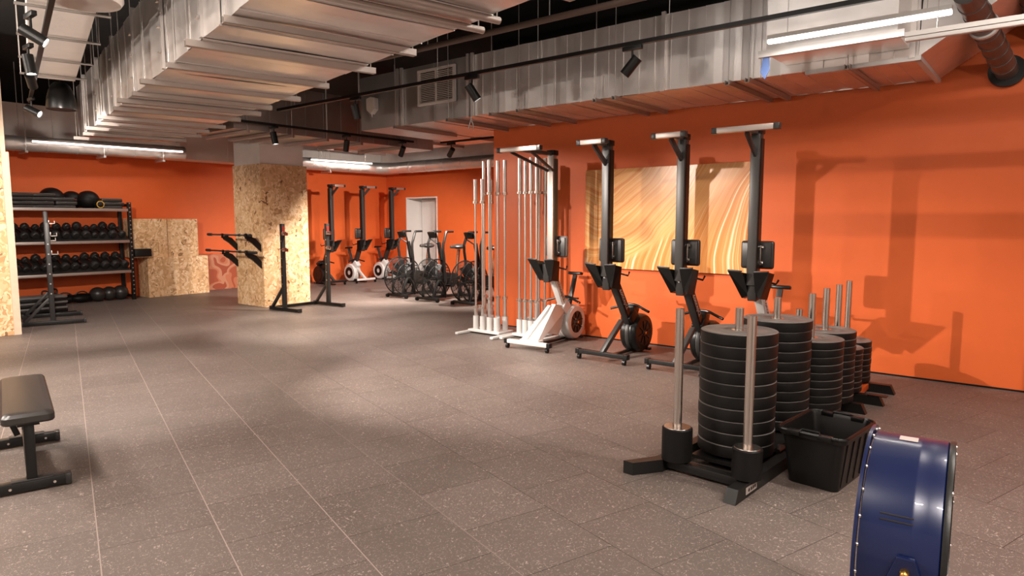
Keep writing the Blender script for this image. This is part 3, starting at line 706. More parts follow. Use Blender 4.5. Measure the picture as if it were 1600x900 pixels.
# ------------------------------------------------------------------ rowing machines
def rower(label, loc, rz, scheme, style, number=None, wide=False, near=False):
    white = scheme == 'white'
    mb_, ml = ('grey_metal', 'grey_metal')
    frame = 'white_metal' if white else 'charcoal'
    body = 'white_plastic' if white else 'black_plastic'
    t = thing('rowing_machine', label, 'rowing machine', loc, rz, 'rowing machines stood upright')
    if style == 'A': mx, jx, bx2, wxc, cbx = .50, .46, .80, .93, -.17      # tall white one
    else: mx, jx, bx2, wxc, cbx = .06, .14, .56, .74, -.24
    if near: bx2, wxc = .42, .50
    HW = .285; zr = .215
    # front feet
    MB().box((0, 0, .085), (.055, 2 * HW, .045), bev=.004).build('foot_bar', 'white_metal' if white else 'black_metal', t)
    for sy in (-1, 1):
        MB().box((0, sy * (HW + .01), .085), (.062, .045, .055), bev=.005).build('end_cap', 'black_plastic', t)
        MB().cyl((-.012, sy * (HW - .01) - .014, .028), (-.012, sy * (HW - .01) + .014, .028), .027, n=16).box((-.005, sy * (HW - .01), .056), (.03, .036, .03), bev=.003).build('caster', 'black_plastic', t)
    # leg
    if style == 'A':
        l = MB()
        for sy in (-1, 1):
            l.hull8([(.02, sy * .04, .10), (.10, sy * .04, .10), (.10, sy * .12, .10), (.02, sy * .12, .10)],
                    [(bx2 - .30, sy * .012, .47), (bx2 - .04, sy * .012, .40), (bx2 - .04, sy * .05, .40), (bx2 - .30, sy * .05, .47)])
        l.hull8([(.05, -.05, .10), (.09, -.05, .10), (.09, .05, .10), (.05, .05, .10)], [(bx2 - .24, -.03, .46), (bx2 - .06, -.03, .42), (bx2 - .06, .03, .42), (bx2 - .24, .03, .46)])
        l.box((.08, 0, .10), (.10, .26, .03), bev=.004)
        l.prism([(.30, .16), (.62, .10), (.86, .42), (.55, .48)], -.03, .03, bev=.004)
        l.build('front_leg', 'white_metal', t, smooth=False)
    else:
        MB().bar((.0, 0, .09), (.40, 0, .39), .05, .05, .004).build('front_leg', 'white_metal' if white else 'grey_metal', t)
    # sloped main beam
    a, e = Vector((jx, 0, .95)), Vector((bx2, 0, .37))
    o = MB(); o.bar(a, e, .075, .10, .006); o.build('main_beam', 'white_metal' if white and not near else 'charcoal', t)
    sd_ = MB(); dd = (e - a).normalized(); off = Vector((dd.z, 0, -dd.x)) * -.0
    sd_.bar(a + dd * .1 + Vector((0, -.042, 0)), e + Vector((0, -.042, 0)), .008, .07)
    sd_.build('beam_side_plate', 'white_metal' if white and not near else 'black_plastic', t, smooth=False)
    n = ((a + e) / 2) + Vector((0, -.0475, 0))
    ang = math.atan2(e.z - a.z, e.x - a.x)
    m_ = Matrix((Vector((dd.x, 0, dd.z)), Vector((-dd.z, 0, dd.x)), Vector((0, -1, 0)))).transposed()
    text('concept2', .075, tuple(n + dd * .03), m_.to_euler(), 'print' if not white or near else 'dark_print', 'lettering', t)
    # flywheel drum, axis along y
    R_ = zr
    d_ = MB(); d_.lathe([(.0, -.085), (.06, -.085), (.06, -.095), (R_ * .62, -.095), (R_ * .66, -.105), (R_ * .92, -.10), (R_, -.07), (R_, -.02), (R_ - .02, -.015), (R_ - .02, .03), (R_, .035), (R_, .075), (R_ * .9, .10), (0, .10)], (wxc, 0, zr + .01), axis='Y', n=44)
    d_.build('flywheel_cage', body, t)
    MB().lathe([(.055, -.100), (R_ * .63, -.100), (R_ * .63, -.092), (.055, -.092)], (wxc, 0, zr + .01), axis='Y', n=36, closed=True).build('fan_screen', 'black_plastic', t)
    MB().lathe([(.055, .099), (R_ * .63, .099), (R_ * .63, .106), (.055, .106)], (wxc, 0, zr + .01), axis='Y', n=36, closed=True).build('fan_screen', 'black_plastic', t)
    sp_ = MB()
    for k in range(8):
        an = k * math.pi / 4 + .2; c, s = math.cos(an), math.sin(an)
        sp_.bar((wxc + .03 * c, -.106, zr + .01 + .03 * s), (wxc + R_ * .63 * c, -.106, zr + .01 + R_ * .63 * s), .008, .008)
    sp_.lathe([(0, -.115), (.028, -.115), (.034, -.10), (.0, -.10)], (wxc, 0, zr + .01), axis='Y', n=20)
    sp_.build('screen_spokes', 'charcoal', t)
    MB().cyl((wxc, -.122, zr + .01), (wxc, -.114, zr + .01), .014, n=14).build('axle_cap', 'gold', t)
    bn = MB(); bn.lathe([(R_ + .001, -.015), (R_ + .003, -.012), (R_ + .003, .028), (R_ + .001, .03)], (wxc, 0, zr + .01), axis='Y', n=44); bn.build('rim_band', 'grey_metal' if not white else 'grille_white', t)
    MB().box((wxc - .12, 0, R_ + .17), (.26, .13, .16), rot=(0, R(40), 0), bev=.02).build('drive_housing', body, t)
    # rear support on floor under the wheel
    MB().bar((wxc - .55, .02, .03), (wxc + .16, .02, .03), .04, .03, .004).box((wxc + .1, .0, .03), (.05, .26, .03), bev=.004).build('rear_support', 'black_metal', t)
    # handle
    hz = .52; hx = wxc - .02
    MB().tube([(hx - .15, -.24, hz - .03), (hx - .13, -.17, hz - .01), (hx - .10, -.06, hz + .03), (hx - .10, .06, hz + .03), (hx - .13, .17, hz - .01), (hx - .15, .24, hz - .03)], .014, n=10, smooth=1).build('pull_handle', 'black_plastic', t)
    # monitor arm
    if white:
        MB().bar((wxc - .02, 0, .44), (wxc + .12, 0, .80), .055, .035, .006).build('monitor_arm', 'charcoal', t)
        MB().box((wxc + .125, 0, .82), (.05, .20, .035), rot=(0, R(15), 0), bev=.008).build('monitor', 'black_plastic', t)
        MB().tube([(wxc + .0, -.12, .52), (wxc + .0, .12, .52)], .012).build('arm_grip', 'charcoal', t)
    else:
        MB().box((wxc - .07, .05, .50), (.14, .17, .08), rot=(0, R(25), 0), bev=.012).build('monitor', 'black_plastic', t)
    # footrests
    for sy in (-1, 1):
        f_ = MB()
        x0 = jx - .13
        f_.hull8([(x0 + .06, sy * .03, .80), (x0 + .03, sy * .085, .78), (x0 + .17, sy * .10, .76), (x0 + .19, sy * .03, .80)],
                 [(x0 - .07, sy * .05, 1.02), (x0 - .07, sy * .185, 1.03), (x0 + .03, sy * .20, 1.01), (x0 + .08, sy * .05, 1.0)])
        f_.build('footrest', 'black_plastic', t, smooth=False)
        MB().bar((x0 - .068, sy * .055, 1.028), (x0 - .068, sy * .182, 1.036), .02, .014, .003).build('heel_edge', 'charcoal', t)
        MB().tube([(x0 + .20, sy * .06, .93), (x0 + .27, sy * .14, .90), (x0 + .24, sy * .17, .94)], .010, n=8).build('strap', 'black_plastic', t)
    MB().box((jx - .03, 0, .87), (.13, .085, .22), rot=(0, R(-8), 0), bev=.01).build('centre_block', 'charcoal', t)
    if number: text(number, .055, (jx - .11, 0, .90), (R(90), 0, R(-90)), 'print', 'numeral', t)
    # mast (monorail)
    mst = MB().bb(mx - .045, mx + .045, -.04, .04, .90, 2.27, bev=.006)
    mst.build('monorail', 'grille_white' if style == 'A' and False else ('rail' if style == 'A' else 'grey_metal'), t)
    MB().bb(mx - .02, mx + .052, -.048, -.038, .95, 2.2).bb(mx - .02, mx + .052, .038, .048, .95, 2.2).build('rail_insert', 'black_plastic' if style != 'A' else 'grey_metal', t, smooth=False)
    MB().bb(mx - .05, mx + .06, -.05, .05, 2.24, 2.30, bev=.008).build('rail_end_cap', 'black_plastic', t)
    # top bracket (rear leg) with cross bar
    zb = 2.255
    for sy in ((-1, 1) if style == 'A' else (0,)):
        MB().bar((cbx + .03, sy * .13, zb - .02), (mx - .03, sy * .035, 2.06), .022, .03 if style == 'A' else .055, .003).build('brace', 'grey_metal', t)
    MB().bar((cbx, 0, zb), (mx, 0, zb), .05, .04, .003).build('rear_leg', 'grey_metal', t)
    hw = .29 if (style == 'A' or wide) else .17
    MB().bb(cbx - .028, cbx + .028, -hw + .04, hw - .04, zb - .022, zb + .026, bev=.004).build('cross_bar', 'rail', t)
    for sy in (-1, 1): MB().bb(cbx - .031, cbx + .031, min(sy * hw, sy * (hw - .05)), max(sy * hw, sy * (hw - .05)), zb - .025, zb + .029, bev=.006).build('bar_end_cap', 'charcoal', t)
    # seat
    MB().box((mx + .115, 0, 1.17), (.05, .30, .255), bev=.024, seg=3).build('seat', 'vinyl_grey' if style == 'A' else 'vinyl', t)
    MB().box((mx + .085, 0, 1.17), (.02, .27, .225), bev=.009).build('seat_base', 'grey_metal' if style == 'A' else 'charcoal', t)
    MB().bb(mx + .04, mx + .09, -.055, .055, 1.08, 1.26, bev=.006).build('seat_carriage', 'steel', t)
    for z_ in (1.10, 1.24): MB().cyl((mx + .055, -.075, z_), (mx + .055, -.055, z_), .018, n=14).build('roller', 'steel', t)
    return t
rower('white rowing machine stood upright next to the barbells', (5.97, 4.64, 0), R(3), 'white', 'A')
rower('black upright rowing machine in front of the left part of the canvas', (5.97, 3.65, 0), 0, 'black', 'B', '2')
rower('black upright rowing machine before the canvas, partly behind the tall plate stack', (5.97, 2.82, 0), 0, 'black', 'B', '4')
rower('upright rowing machine with silver beam directly behind the plate stacks', (5.97, 2.12, 0), 0, 'white', 'B', None, True)
rower('black upright rowing machine beside the column at the back wall', (9.27, 12.81, 0), R(90), 'black', 'B', near=True)
rower('middle upright rowing machine at the back wall with white wheel housing', (10.16, 12.81, 0), R(90), 'white', 'B', near=True)
rower('upright rowing machine in the back corner left of the white door', (11.06, 12.81, 0), R(90), 'white', 'B', near=True)

# ------------------------------------------------------------------ air bikes
def bike(label, loc, rz):
    t = thing('air_bike', label, 'exercise bike', loc, rz, 'air bikes in the alcove')
    wc = Vector((.30, 0, .42)); r = .355
    ring = lambda y: [(wc.x + r * math.cos(a), y, wc.z + r * math.sin(a)) for a in [k * math.pi / 24 for k in range(48)]]
    MB().tube(ring(-.11), .011, n=8, closed=True).tube(ring(.11), .011, n=8, closed=True).build('fan_rim', 'black_metal', t)
    g = MB()
    for sy in (-1, 1): g.lathe([(.05, sy * .125), (r, sy * .11)], tuple(wc), axis='Y', n=44)
    g.lathe([(r, -.11), (r, .11)], tuple(wc), axis='Y', n=44)
    go = g.build('fan_cage', 'fan_mesh', t)
    ribs = MB()
    for sy in (-1, 1):
        for k in range(12):
            an = k * math.pi / 6; c, s = math.cos(an), math.sin(an)
            ribs.bar((wc.x + .05 * c, sy * .127, wc.z + .05 * s), (wc.x + r * c, sy * .112, wc.z + r * s), .006, .006)
        for rr in (.24,):
            ribs.tube([(wc.x + rr * math.cos(a), sy * (.127 - .01 * rr), wc.z + rr * math.sin(a)) for a in [k * math.pi / 18 for k in range(36)]], .003, n=6, closed=True)
    ribs.build('cage_ribs', 'charcoal', t)
    bl = MB()
    for k in range(10):
        an = k * math.pi / 5 + .3; c, s = math.cos(an), math.sin(an)
        bl.box((wc.x + .185 * c, 0, wc.z + .185 * s), (.25, .10, .004), rot=(R(35), -an, 0))
    bl.build('fan_blades', 'black_metal', t, smooth=False)
    MB().cyl((wc.x, -.15, wc.z), (wc.x, .15, wc.z), .04, n=20).build('hub', 'black_metal', t)
    for sy in (-1, 1):
        MB().tube([(.17, sy * .13, .06), (.20, sy * .17, .25), (wc.x, sy * .17, wc.z), (.44, sy * .17, .25), (.50, sy * .13, .06)], .024, n=8, smooth=1).build('fork', 'black_metal', t)
    # base
    MB().bar((.17, -.27, .055), (.17, .27, .055), .05, .05, .006).build('front_foot', 'black_metal', t)
    MB().bar((1.12, -.27, .04), (1.12, .27, .04), .05, .05, .006).build('rear_foot', 'black_metal', t)
    for sy in (-1, 1): MB().cyl((.15, sy * .27 - .02, .035), (.15, sy * .27 + .02, .035), .034, n=16).build('transport_wheel', 'rubber', t)
    MB().bar((.17, 0, .07), (1.12, 0, .06), .06, .05, .006).bar((.56, 0, .08), (.72, 0, .50), .06, .06, .006).bar((.62, 0, .42), (.95, 0, .42), .06, .10, .006).bar((.90, 0, .42), (1.06, 0, .08), .05, .05, .004).build('frame', 'black_metal', t)
    # crank case
    MB().prism([(.42, .26), (.80, .22), (.92, .34), (.84, .48), (.60, .52), (.42, .46)], -.06, .06, bev=.015).build('chain_case', 'black_plastic', t)
    for sy in (-1, 1):
        MB().bar((.72, sy * .09, .34), (.72 + sy * .14, sy * .09, .28), .022, .015, .003).build('crank', 'steel', t)
        MB().box((.72 + sy * .14, sy * .14, .28), (.10, .09, .025), bev=.006).build('pedal', 'black_plastic', t)
        # swinging arm
        MB().tube([(.44, sy * .18, .36), (.42, sy * .19, .70), (.37, sy * .20, 1.02), (.42, sy * .20, 1.14), (.48, sy * .18, 1.27), (.52, sy * .17, 1.275)], .024, n=10, smooth=1).build('swing_arm', 'black_metal', t)
        MB().tube([(.52, sy * .17, 1.275), (.68, sy * .16, 1.275)], .019, n=10).build('grip', 'rubber', t)
    # front post and monitor
    MB().bar((.60, 0, .46), (.46, 0, 1.08), .06, .05, .006).build('head_post', 'black_metal', t)
    MB().tube([(.45, 0, 1.05), (.34, -.10, 1.15), (.29, -.11, 1.26), (.29, .11, 1.26), (.34, .10, 1.15), (.45, 0, 1.05)], .012, n=8).build('monitor_bracket', 'black_metal', t)
    MB().box((.30, 0, 1.22), (.04, .18, .12), rot=(0, R(-20), 0), bev=.01).build('monitor', 'black_plastic', t)
    # seat
    MB().bar((.93, 0, .45), (1.0, 0, .93), .045, .045, .004).build('seat_post', 'steel', t)
    s = MB().sph((1.0, 0, .985), .14, (1.0, .85, .36), 20); s.box((.87, 0, .985), (.20, .06, .06), bev=.025); s.build('saddle', 'vinyl', t)
    return t
bike('air bike farthest into the alcove, nearest the white door', (8.36, 9.80, 0), R(0))
bike('middle air bike of the three, in front of the white door', (8.32, 8.92, 0), R(0))
bike('air bike nearest the upright barbells', (8.30, 7.98, 0), R(0))

# ------------------------------------------------------------------ barbells
def bar_mesh(t, L_=2.2, r=.0145, collar=.43, sleeve=.025):
    MB().cyl((0, 0, collar), (0, 0, L_ - collar), r, n=14).build('shaft', 'satin', t)
    for z0, z1 in ((.0, collar - .02), (L_ - collar + .02, L_)):
        MB().cyl((0, 0, z0), (0, 0, z1), sleeve, n=18).build('sleeve', 'satin', t)
    for z0 in (collar - .02, L_ - collar - .01):
        MB().cyl((0, 0, z0), (0, 0, z0 + .03), sleeve * 1.5, n=18).build('collar', 'steel', t)
def holder(label, loc, rz, n, sp, white=True):
    t = thing('barbell_stand', label, 'barbell stand', loc, rz)
    w_ = sp * n
    MB().box((0, 0, .035), (.30, w_ + .06, .03), bev=.004).build('base_plate', 'white_metal', t, smooth=False)
    for i in range(n):
        for sx in (-1, 1):
            y = -w_ / 2 + sp * (i + .5)
            o = MB(); o.lathe([(.034, .05), (.038, .05), (.038, .23), (.034, .23)], (sx * .085, y, 0), n=18, closed=True)
            o.build('holder_cup', 'white_metal', t)
    for y in (-w_ / 2 - .10, w_ / 2 + .02):
        MB().bar((-.38, y, .018), (.32, y, .018), .05, .03, .006).build('foot', 'white_metal', t)
    return t
holder('white stand of barbell cups, left one, beside the wall end', (6.6, 5.75, 0), R(0), 4, .12)
holder('white stand of barbell cups behind the white rowing machine', (6.70, 5.135, 0), R(0), 4, .09)
G1 = 'barbells standing upright'
b0 = None
bars1 = [(6.515, 5.93, 1.96, .7), (6.515, 5.81, 1.96, .7), (6.685, 5.93, 2.2, .43), (6.515, 5.69, 2.2, .43), (6.685, 5.81, 1.96, .7), (6.685, 5.69, 2.2, .43), (6.685, 5.57, 2.2, .43)]
bars2 = [(6.615, 5.27, 2.2, .43), (6.615, 5.18, 2.2, .43), (6.615, 5.09, 2.2, .43), (6.785, 5.09, 2.2, .43), (6.785, 5.0, 2.2, .43), (6.615, 5.0, 2.2, .43)]
def ord_lab(i, n): return NTH[i] + ' from the left'
protos = {}
for grp, bl_ in (('left cluster before the wall end', bars1), ('cluster behind the white rowing machine', bars2)):
    order = sorted(range(len(bl_)), key=lambda i: (bl_[i][0] * math.cos(R(50.8)) - bl_[i][1] * math.sin(R(50.8))) / (bl_[i][0] * .775 + bl_[i][1] * .632))
    for j, i in enumerate(order):
        x, y, L_, co = bl_[i]
        lab = f"{'shorter ' if L_ < 2.1 else ''}upright steel barbell, {ord_lab(j, len(bl_))} in the {grp}"
        if L_ not in protos:
            t = thing('barbell', lab, 'barbell', (x, y, .052), 0, G1); bar_mesh(t, L_, collar=.43 if L_ > 2 else .30, r=.0145 if L_ > 2 else .0125); protos[L_] = t
        else: dup(protos[L_], (x, y, .052), random.uniform(0, 6), lab, G1)

# ------------------------------------------------------------------ plate sleds and stacks
def sled(label, loc, rz, length, w_, posts, col_='black_metal', bent=False, label_plate=False):
    t = thing('plate_sled', label, 'weight sled', loc, rz)
    for sy in (-1, 1):
        y = sy * w_ / 2
        o = MB()
        if bent and sy == 1:
            o.prism([(0, y + .07), (0, y + .135), (.20, y + .03), (length, y + .03), (length, y - .03), (.17, y - .03)], .0, .075, axis='Z')
        else:
            o.prism([(-.0, .0), (.035, .075), (length - .035, .075), (length, .0)], y - .032, y + .032)
        o.build('runner', 'black_metal', t, smooth=False)
    MB().bb(.20, .26, -w_ / 2 + .03, w_ / 2 - .03, .02, .07, bev=.003).bb(length * .8, length * .8 + .06, -w_ / 2 + .03, w_ / 2 - .03, .02, .07, bev=.003).bb(.40, length * .8, -.17, .17, .045, .065).build('cross_member', col_, t)
    for i, (px, py, h) in enumerate(posts):
        MB().cyl((px, py, .062), (px, py, h), .025, n=24).build('post', 'steel', t)
        MB().cyl((px, py, .0635), (px, py, .08), .05, n=20).build('post_base', col_, t)
    for sy in (-1, 1):
        MB().tube([(.75, sy * (w_ / 2 - .035), .085), (.80, sy * (w_ / 2 - .05), .10), (.86, sy * (w_ / 2 - .035), .085)], .012, n=8).cyl((.74, sy * (w_ / 2 - .035), .085), (.87, sy * (w_ / 2 - .035), .085), .014, n=10).build('rope_eye', 'charcoal', t)
    if label_plate:
        MB().bb(.13, .27, -w_ / 2 - .0335, -w_ / 2 - .032, .018, .058).build('sticker', 'paper', t, smooth=False)
        MB().cyl((.167, -w_ / 2 - .0336, .038), (.167, -w_ / 2 - .0345, .038), .010, n=16).build('sticker_dot', 'dark_print', t)
        MB().bb(.188, .205, -w_ / 2 - .0345, -w_ / 2 - .0336, .03, .047).bb(.214, .231, -w_ / 2 - .0345, -w_ / 2 - .0336, .03, .047).bb(.24, .257, -w_ / 2 - .0345, -w_ / 2 - .0336, .03, .047).build('printed_marks', 'grey_metal', t, smooth=False)
    return t
A4 = R(-3.5)
s1 = sled('black weight sled at the front carrying the two tallest plate stacks', (3.35, 1.51, 0), A4, 1.62, .52, [(.22, .17, .975), (.22, -.255, .975), (.64, .0, .955), (1.34, .04, .955)], bent=True, label_plate=True)
def l2w(t, x, y):
    a = t.rotation_euler[2]; return (t.location[0] + x * math.cos(a) - y * math.sin(a), t.location[1] + x * math.sin(a) + y * math.cos(a))
s2 = sled('black weight sled under the two middle plate stacks', (5.36, 1.06, 0), R(90), 1.0, .50, [(.30, .235, .955), (.32, -.235, .955), (.46, -.03, .80)])
s3 = sled('orange weight sled under the far plate stacks, its runner ends showing', (6.18, 1.0, 0), R(90), .76, .46, [(.38, .20, .955), (.40, -.23, .955)], col_='orange_metal')
MB().bb(-.02, .12, .20, .265, .076, .082).build('runner_cap', 'black_metal', s3, smooth=False)
def plate_mesh(r, th, m='rubber'):
    o = MB()
    g = .0025
    o.lathe([(.027, g), (r * .55, g), (r * .6, g + .002), (r - .006, 0 + .001), (r - .001, .004), (r, .008), (r, th - .008), (r - .001, th - .004), (r - .006, th - .001),
             (r * .86, th - .0015), (r * .84, th - .004), (r * .58, th - .004), (r * .56, th - .0015), (r * .36, th - .0015), (r * .34, th - .004), (r * .30, th - .004), (.03, th - .004), (.027, th - .004)], n=64, closed=True)
    return o
GP = 'bumper plates stacked on the sleds'
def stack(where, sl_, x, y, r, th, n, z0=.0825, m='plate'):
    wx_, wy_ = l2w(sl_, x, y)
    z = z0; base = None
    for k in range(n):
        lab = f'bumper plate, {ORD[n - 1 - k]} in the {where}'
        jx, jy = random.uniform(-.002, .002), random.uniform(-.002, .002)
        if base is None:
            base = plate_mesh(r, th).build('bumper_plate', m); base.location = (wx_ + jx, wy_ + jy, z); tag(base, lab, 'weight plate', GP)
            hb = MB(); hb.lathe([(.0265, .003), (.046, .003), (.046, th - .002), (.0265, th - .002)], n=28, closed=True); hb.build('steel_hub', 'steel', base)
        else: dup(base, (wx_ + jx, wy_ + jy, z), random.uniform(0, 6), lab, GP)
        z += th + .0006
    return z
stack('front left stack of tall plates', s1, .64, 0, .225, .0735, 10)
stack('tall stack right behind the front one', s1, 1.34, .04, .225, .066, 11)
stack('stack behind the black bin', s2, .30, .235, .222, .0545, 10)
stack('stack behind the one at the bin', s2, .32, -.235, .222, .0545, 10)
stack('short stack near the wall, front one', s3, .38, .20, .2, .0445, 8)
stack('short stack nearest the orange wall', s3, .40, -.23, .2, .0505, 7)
def small_weight(label, sl_, x, y, r, h, n=1):
    wx_, wy_ = l2w(sl_, x, y)
    t = thing('post_weight', label, 'weight', (wx_, wy_, .0815), 0)
    MB().lathe([(.026, 0), (r - .004, 0), (r, .004), (r, h - .006), (r - .006, h), (.026, h)], n=48, closed=True).build('rubber_body', 'rubber', t)
    MB().lathe([(.0262, h + .0002), (r - .010, h + .0002), (r - .012, h + .003), (.0262, h + .003)], n=40, closed=True).build('steel_cap', 'steel', t)
small_weight('thick black cylindrical weight on the left front post of the sled', s1, .22, .17, .088, .195)
small_weight('thick black cylindrical weight on the right front post of the sled', s1, .22, -.255, .08, .17)

# ------------------------------------------------------------------ storage bin
bn_ = thing('storage_bin', 'open black plastic bin with clip handles beside the plate stacks', 'bin', (4.05, .965, 0), R(-6))
def rrect(wx_, wy_, r, z, n=6):
    pts = []
    for cx, cy, a0 in ((wx_ / 2 - r, wy_ / 2 - r, 0), (-wx_ / 2 + r, wy_ / 2 - r, 90), (-wx_ / 2 + r, -wy_ / 2 + r, 180), (wx_ / 2 - r, -wy_ / 2 + r, 270)):
        for k in range(n + 1):
            a = R(a0 + 90 * k / n); pts.append((cx + r * math.cos(a), cy + r * math.sin(a), z))
    return pts
def loft(o, rings):
    V = [[o.bm.verts.new(p) for p in r_] for r_ in rings]
    for A, B in zip(V[:-1], V[1:]):
        n = len(A)
        for k in range(n): o.bm.faces.new((A[k], A[(k + 1) % n], B[(k + 1) % n], B[k]))
    return V
o = MB(); BW, BD, BH = .50, .36, .315
V = loft(o, [rrect(BW - .10, BD - .09, .035, .002), rrect(BW - .095, BD - .085, .04, .012), rrect(BW - .03, BD - .025, .045, BH - .03), rrect(BW + .004, BD + .009, .05, BH - .03), rrect(BW + .01, BD + .012, .055, BH),
             rrect(BW - .02, BD - .018, .045, BH), rrect(BW - .035, BD - .03, .042, BH - .02), rrect(BW - .105, BD - .095, .035, .012)])
o.bm.faces.new(V[0][::-1]); o.bm.faces.new(V[-1])
o.build('tub', 'black_plastic', bn_)
MB().tube(rrect(BW + .012, BD + .014, .055, BH), .0085, n=8, closed=True).build('rolled_rim', 'black_plastic', bn_)
for sx in (-1, 1):
    for ya in (-.12, .05): MB().bb(min(sx * (BW / 2 - .02), sx * (BW / 2 + .022)), max(sx * (BW / 2 - .02), sx * (BW / 2 + .022)), ya, ya + .07, BH - .02, BH + .008, bev=.004).build('clip', 'black_plastic', bn_)
    MB().tube([(sx * (BW / 2 + .012), -.06, BH + .002), (sx * (BW / 2 - .012), -.045, BH + .015), (sx * (BW / 2 - .012), .045, BH + .015), (sx * (BW / 2 + .012), .06, BH + .002)], .006, n=8).build('handle', 'black_plastic', bn_)
for sy in (-1, 1):
    r_ = MB()
    for x_ in (-.15, -.05, .05, .15): r_.hull8([(x_ - .006, sy * (BD / 2 - .046), .02), (x_ + .006, sy * (BD / 2 - .046), .02), (x_ + .006, sy * (BD / 2 - .038), .02), (x_ - .006, sy * (BD / 2 - .038), .02)],
                                                [(x_ - .006, sy * (BD / 2 - .018), .27), (x_ + .006, sy * (BD / 2 - .018), .27), (x_ + .006, sy * (BD / 2 - .008), .27), (x_ - .006, sy * (BD / 2 - .008), .27)])
    r_.build('side_ribs', 'black_plastic', bn_, smooth=False)

# ------------------------------------------------------------------ blue fan machine in the foreground
bf = thing('blue_fan_machine', 'blue riveted drum of a fan machine close to the lens at lower right', 'exercise machine', (2.12, .285, 0), R(4.5))
cz = .585; rr = .285; hw = .088
d_ = MB(); d_.lathe([(0, -hw - .012), (rr - .03, -hw - .012), (rr - .006, -hw - .004), (rr - .001, -hw), (rr, -hw + .012), (rr - .0006, -hw + .03), (rr - .0006, -.036), (rr + .0004, -.03), (rr + .0004, -.024), (rr - .0006, -.018),
                     (rr - .0006, hw - .02), (rr, hw), (rr - .02, hw + .004), (0, hw + .004)], (0, 0, cz), axis='Y', n=72)
d_.build('drum', 'blue', bf)
MB().lathe([(rr - .01, hw + .004), (rr + .016, hw + .004), (rr + .016, hw + .012), (rr - .01, hw + .012)], (0, 0, cz), axis='Y', n=72, closed=True).build('flange', 'blue', bf)
MB().lathe([(rr - .02, -hw - .018), (rr + .001, -hw - .018), (rr + .003, -hw - .012), (rr + .001, -hw - .004), (rr - .02, -hw - .004)], (0, 0, cz), axis='Y', n=72, closed=True).build('edge_ring', 'black_metal', bf)
for k in range(26):
    a = k * 2 * math.pi / 26; MB().sph((rr * math.cos(a) * 1.02, hw + .002, cz + rr * math.sin(a) * 1.02), .0055, n=8).build('rivet', 'steel', bf)
    if k % 3 == 0: MB().sph((rr * math.cos(a + .1) * .985, -hw - .017, cz + rr * math.sin(a + .1) * .985), .006, n=8).build('rivet', 'steel', bf)
MB().prism([(-.03, 0), (.03, 0), (.03, .035), (-.03, .035)], 0, .001, axis='Z')
a_ = R(100)
st_ = MB(); st_.box((0, .005, cz + rr + .0005), (.04, .045, .001)); st_.build('sticker', 'paper', bf, smooth=False, )
hd = MB()
a_ = R(152); c, s = math.cos(a_), math.sin(a_)
for k_, aa in enumerate((R(148), R(151))):
    hd.bar(((rr) * math.cos(aa), -.03, cz + rr * math.sin(aa)), ((rr) * math.cos(aa), .045, cz + rr * math.sin(aa)), .003, .003)
hd.build('slot_trim', 'charcoal', bf)
bk = MB(); bk.prism([(-.04, 0), (.04, 0), (.04, .20), (.02, .26), (-.02, .26), (-.04, .20)], -.012, .004, axis='X', bev=.003)
bk.build('mount_bracket', 'blue', bf, smooth=False, loc=(-rr - .004, -.02, cz - .19))
MB().cyl((-rr - .030, -.02, cz + .035), (-rr - .012, -.02, cz + .035), .011, n=6).sph((-rr - .03, -.02, cz + .035), .010, n=10).build('bolt', 'gold', bf)
MB().bar((-.12, -.05, .02), (-.12, -.05, .42), .05, .05, .005).bar((.12, -.05, .02), (.12, -.05, .42), .05, .05, .005).bar((-.35, -.05, .03), (.42, -.05, .03), .06, .05, .006).bar((-.32, -.3, .03), (-.32, .25, .03), .05, .05, .006).bar((.40, -.2, .03), (.40, .12, .03), .05, .05, .006).build('base_frame', 'black_metal', bf)

# ------------------------------------------------------------------ flat bench
fbn = thing('flat_bench', 'black padded flat bench at the left edge', 'bench', (1.20, 4.76, 0), R(-13.5))
pd = MB()
V = loft(pd, [rrect(.225, 1.11, .03, .395), rrect(.24, 1.13, .035, .405), rrect(.24, 1.13, .035, .435), rrect(.218, 1.105, .04, .452), rrect(.17, 1.05, .035, .457)])
pd.bm.faces.new(V[0][::-1]); pd.bm.faces.new(V[-1]); pd.build('pad', 'vinyl', fbn)
MB().bar((0, -.45, .05), (0, -.45, .39), .085, .05, .005).build('front_post', 'black_metal', fbn)
MB().bar((0, .45, .05), (0, .45, .39), .085, .05, .005).build('rear_post', 'black_metal', fbn)
MB().bb(-.05, .05, -.5, .5, .37, .395).build('top_plate', 'black_metal', fbn, smooth=False)
MB().bar((0, -.45, .10), (0, .45, .10), .05, .05, .005).build('spine', 'black_metal', fbn)
for y_ in (-.47, .47):
    MB().bar((-.30, y_, .035), (.165, y_, .035), .06, .055, .005).build('foot_bar', 'black_metal', fbn)
    for x_ in (-.30, .165): MB().box((x_, y_, .036), (.03, .066, .062), bev=.006).build('foot_cap', 'charcoal', fbn)
    bo = MB()
    for x_ in (-.10, .10): bo.cyl((x_, y_ - .031, .035), (x_, y_ - .037, .035), .008, n=6)
    bo.build('bolt', 'steel', fbn)
    MB().box((0, y_, .067), (.19, .06, .008), bev=.002).build('gusset', 'charcoal', fbn)
MB().cyl((-.09, .0, .33), (-.15, .0, .33), .025, n=12).bar((-.1, 0, .36), (-.05, 0, .2), .03, .03).build('adjuster_knob', 'black_plastic', fbn)

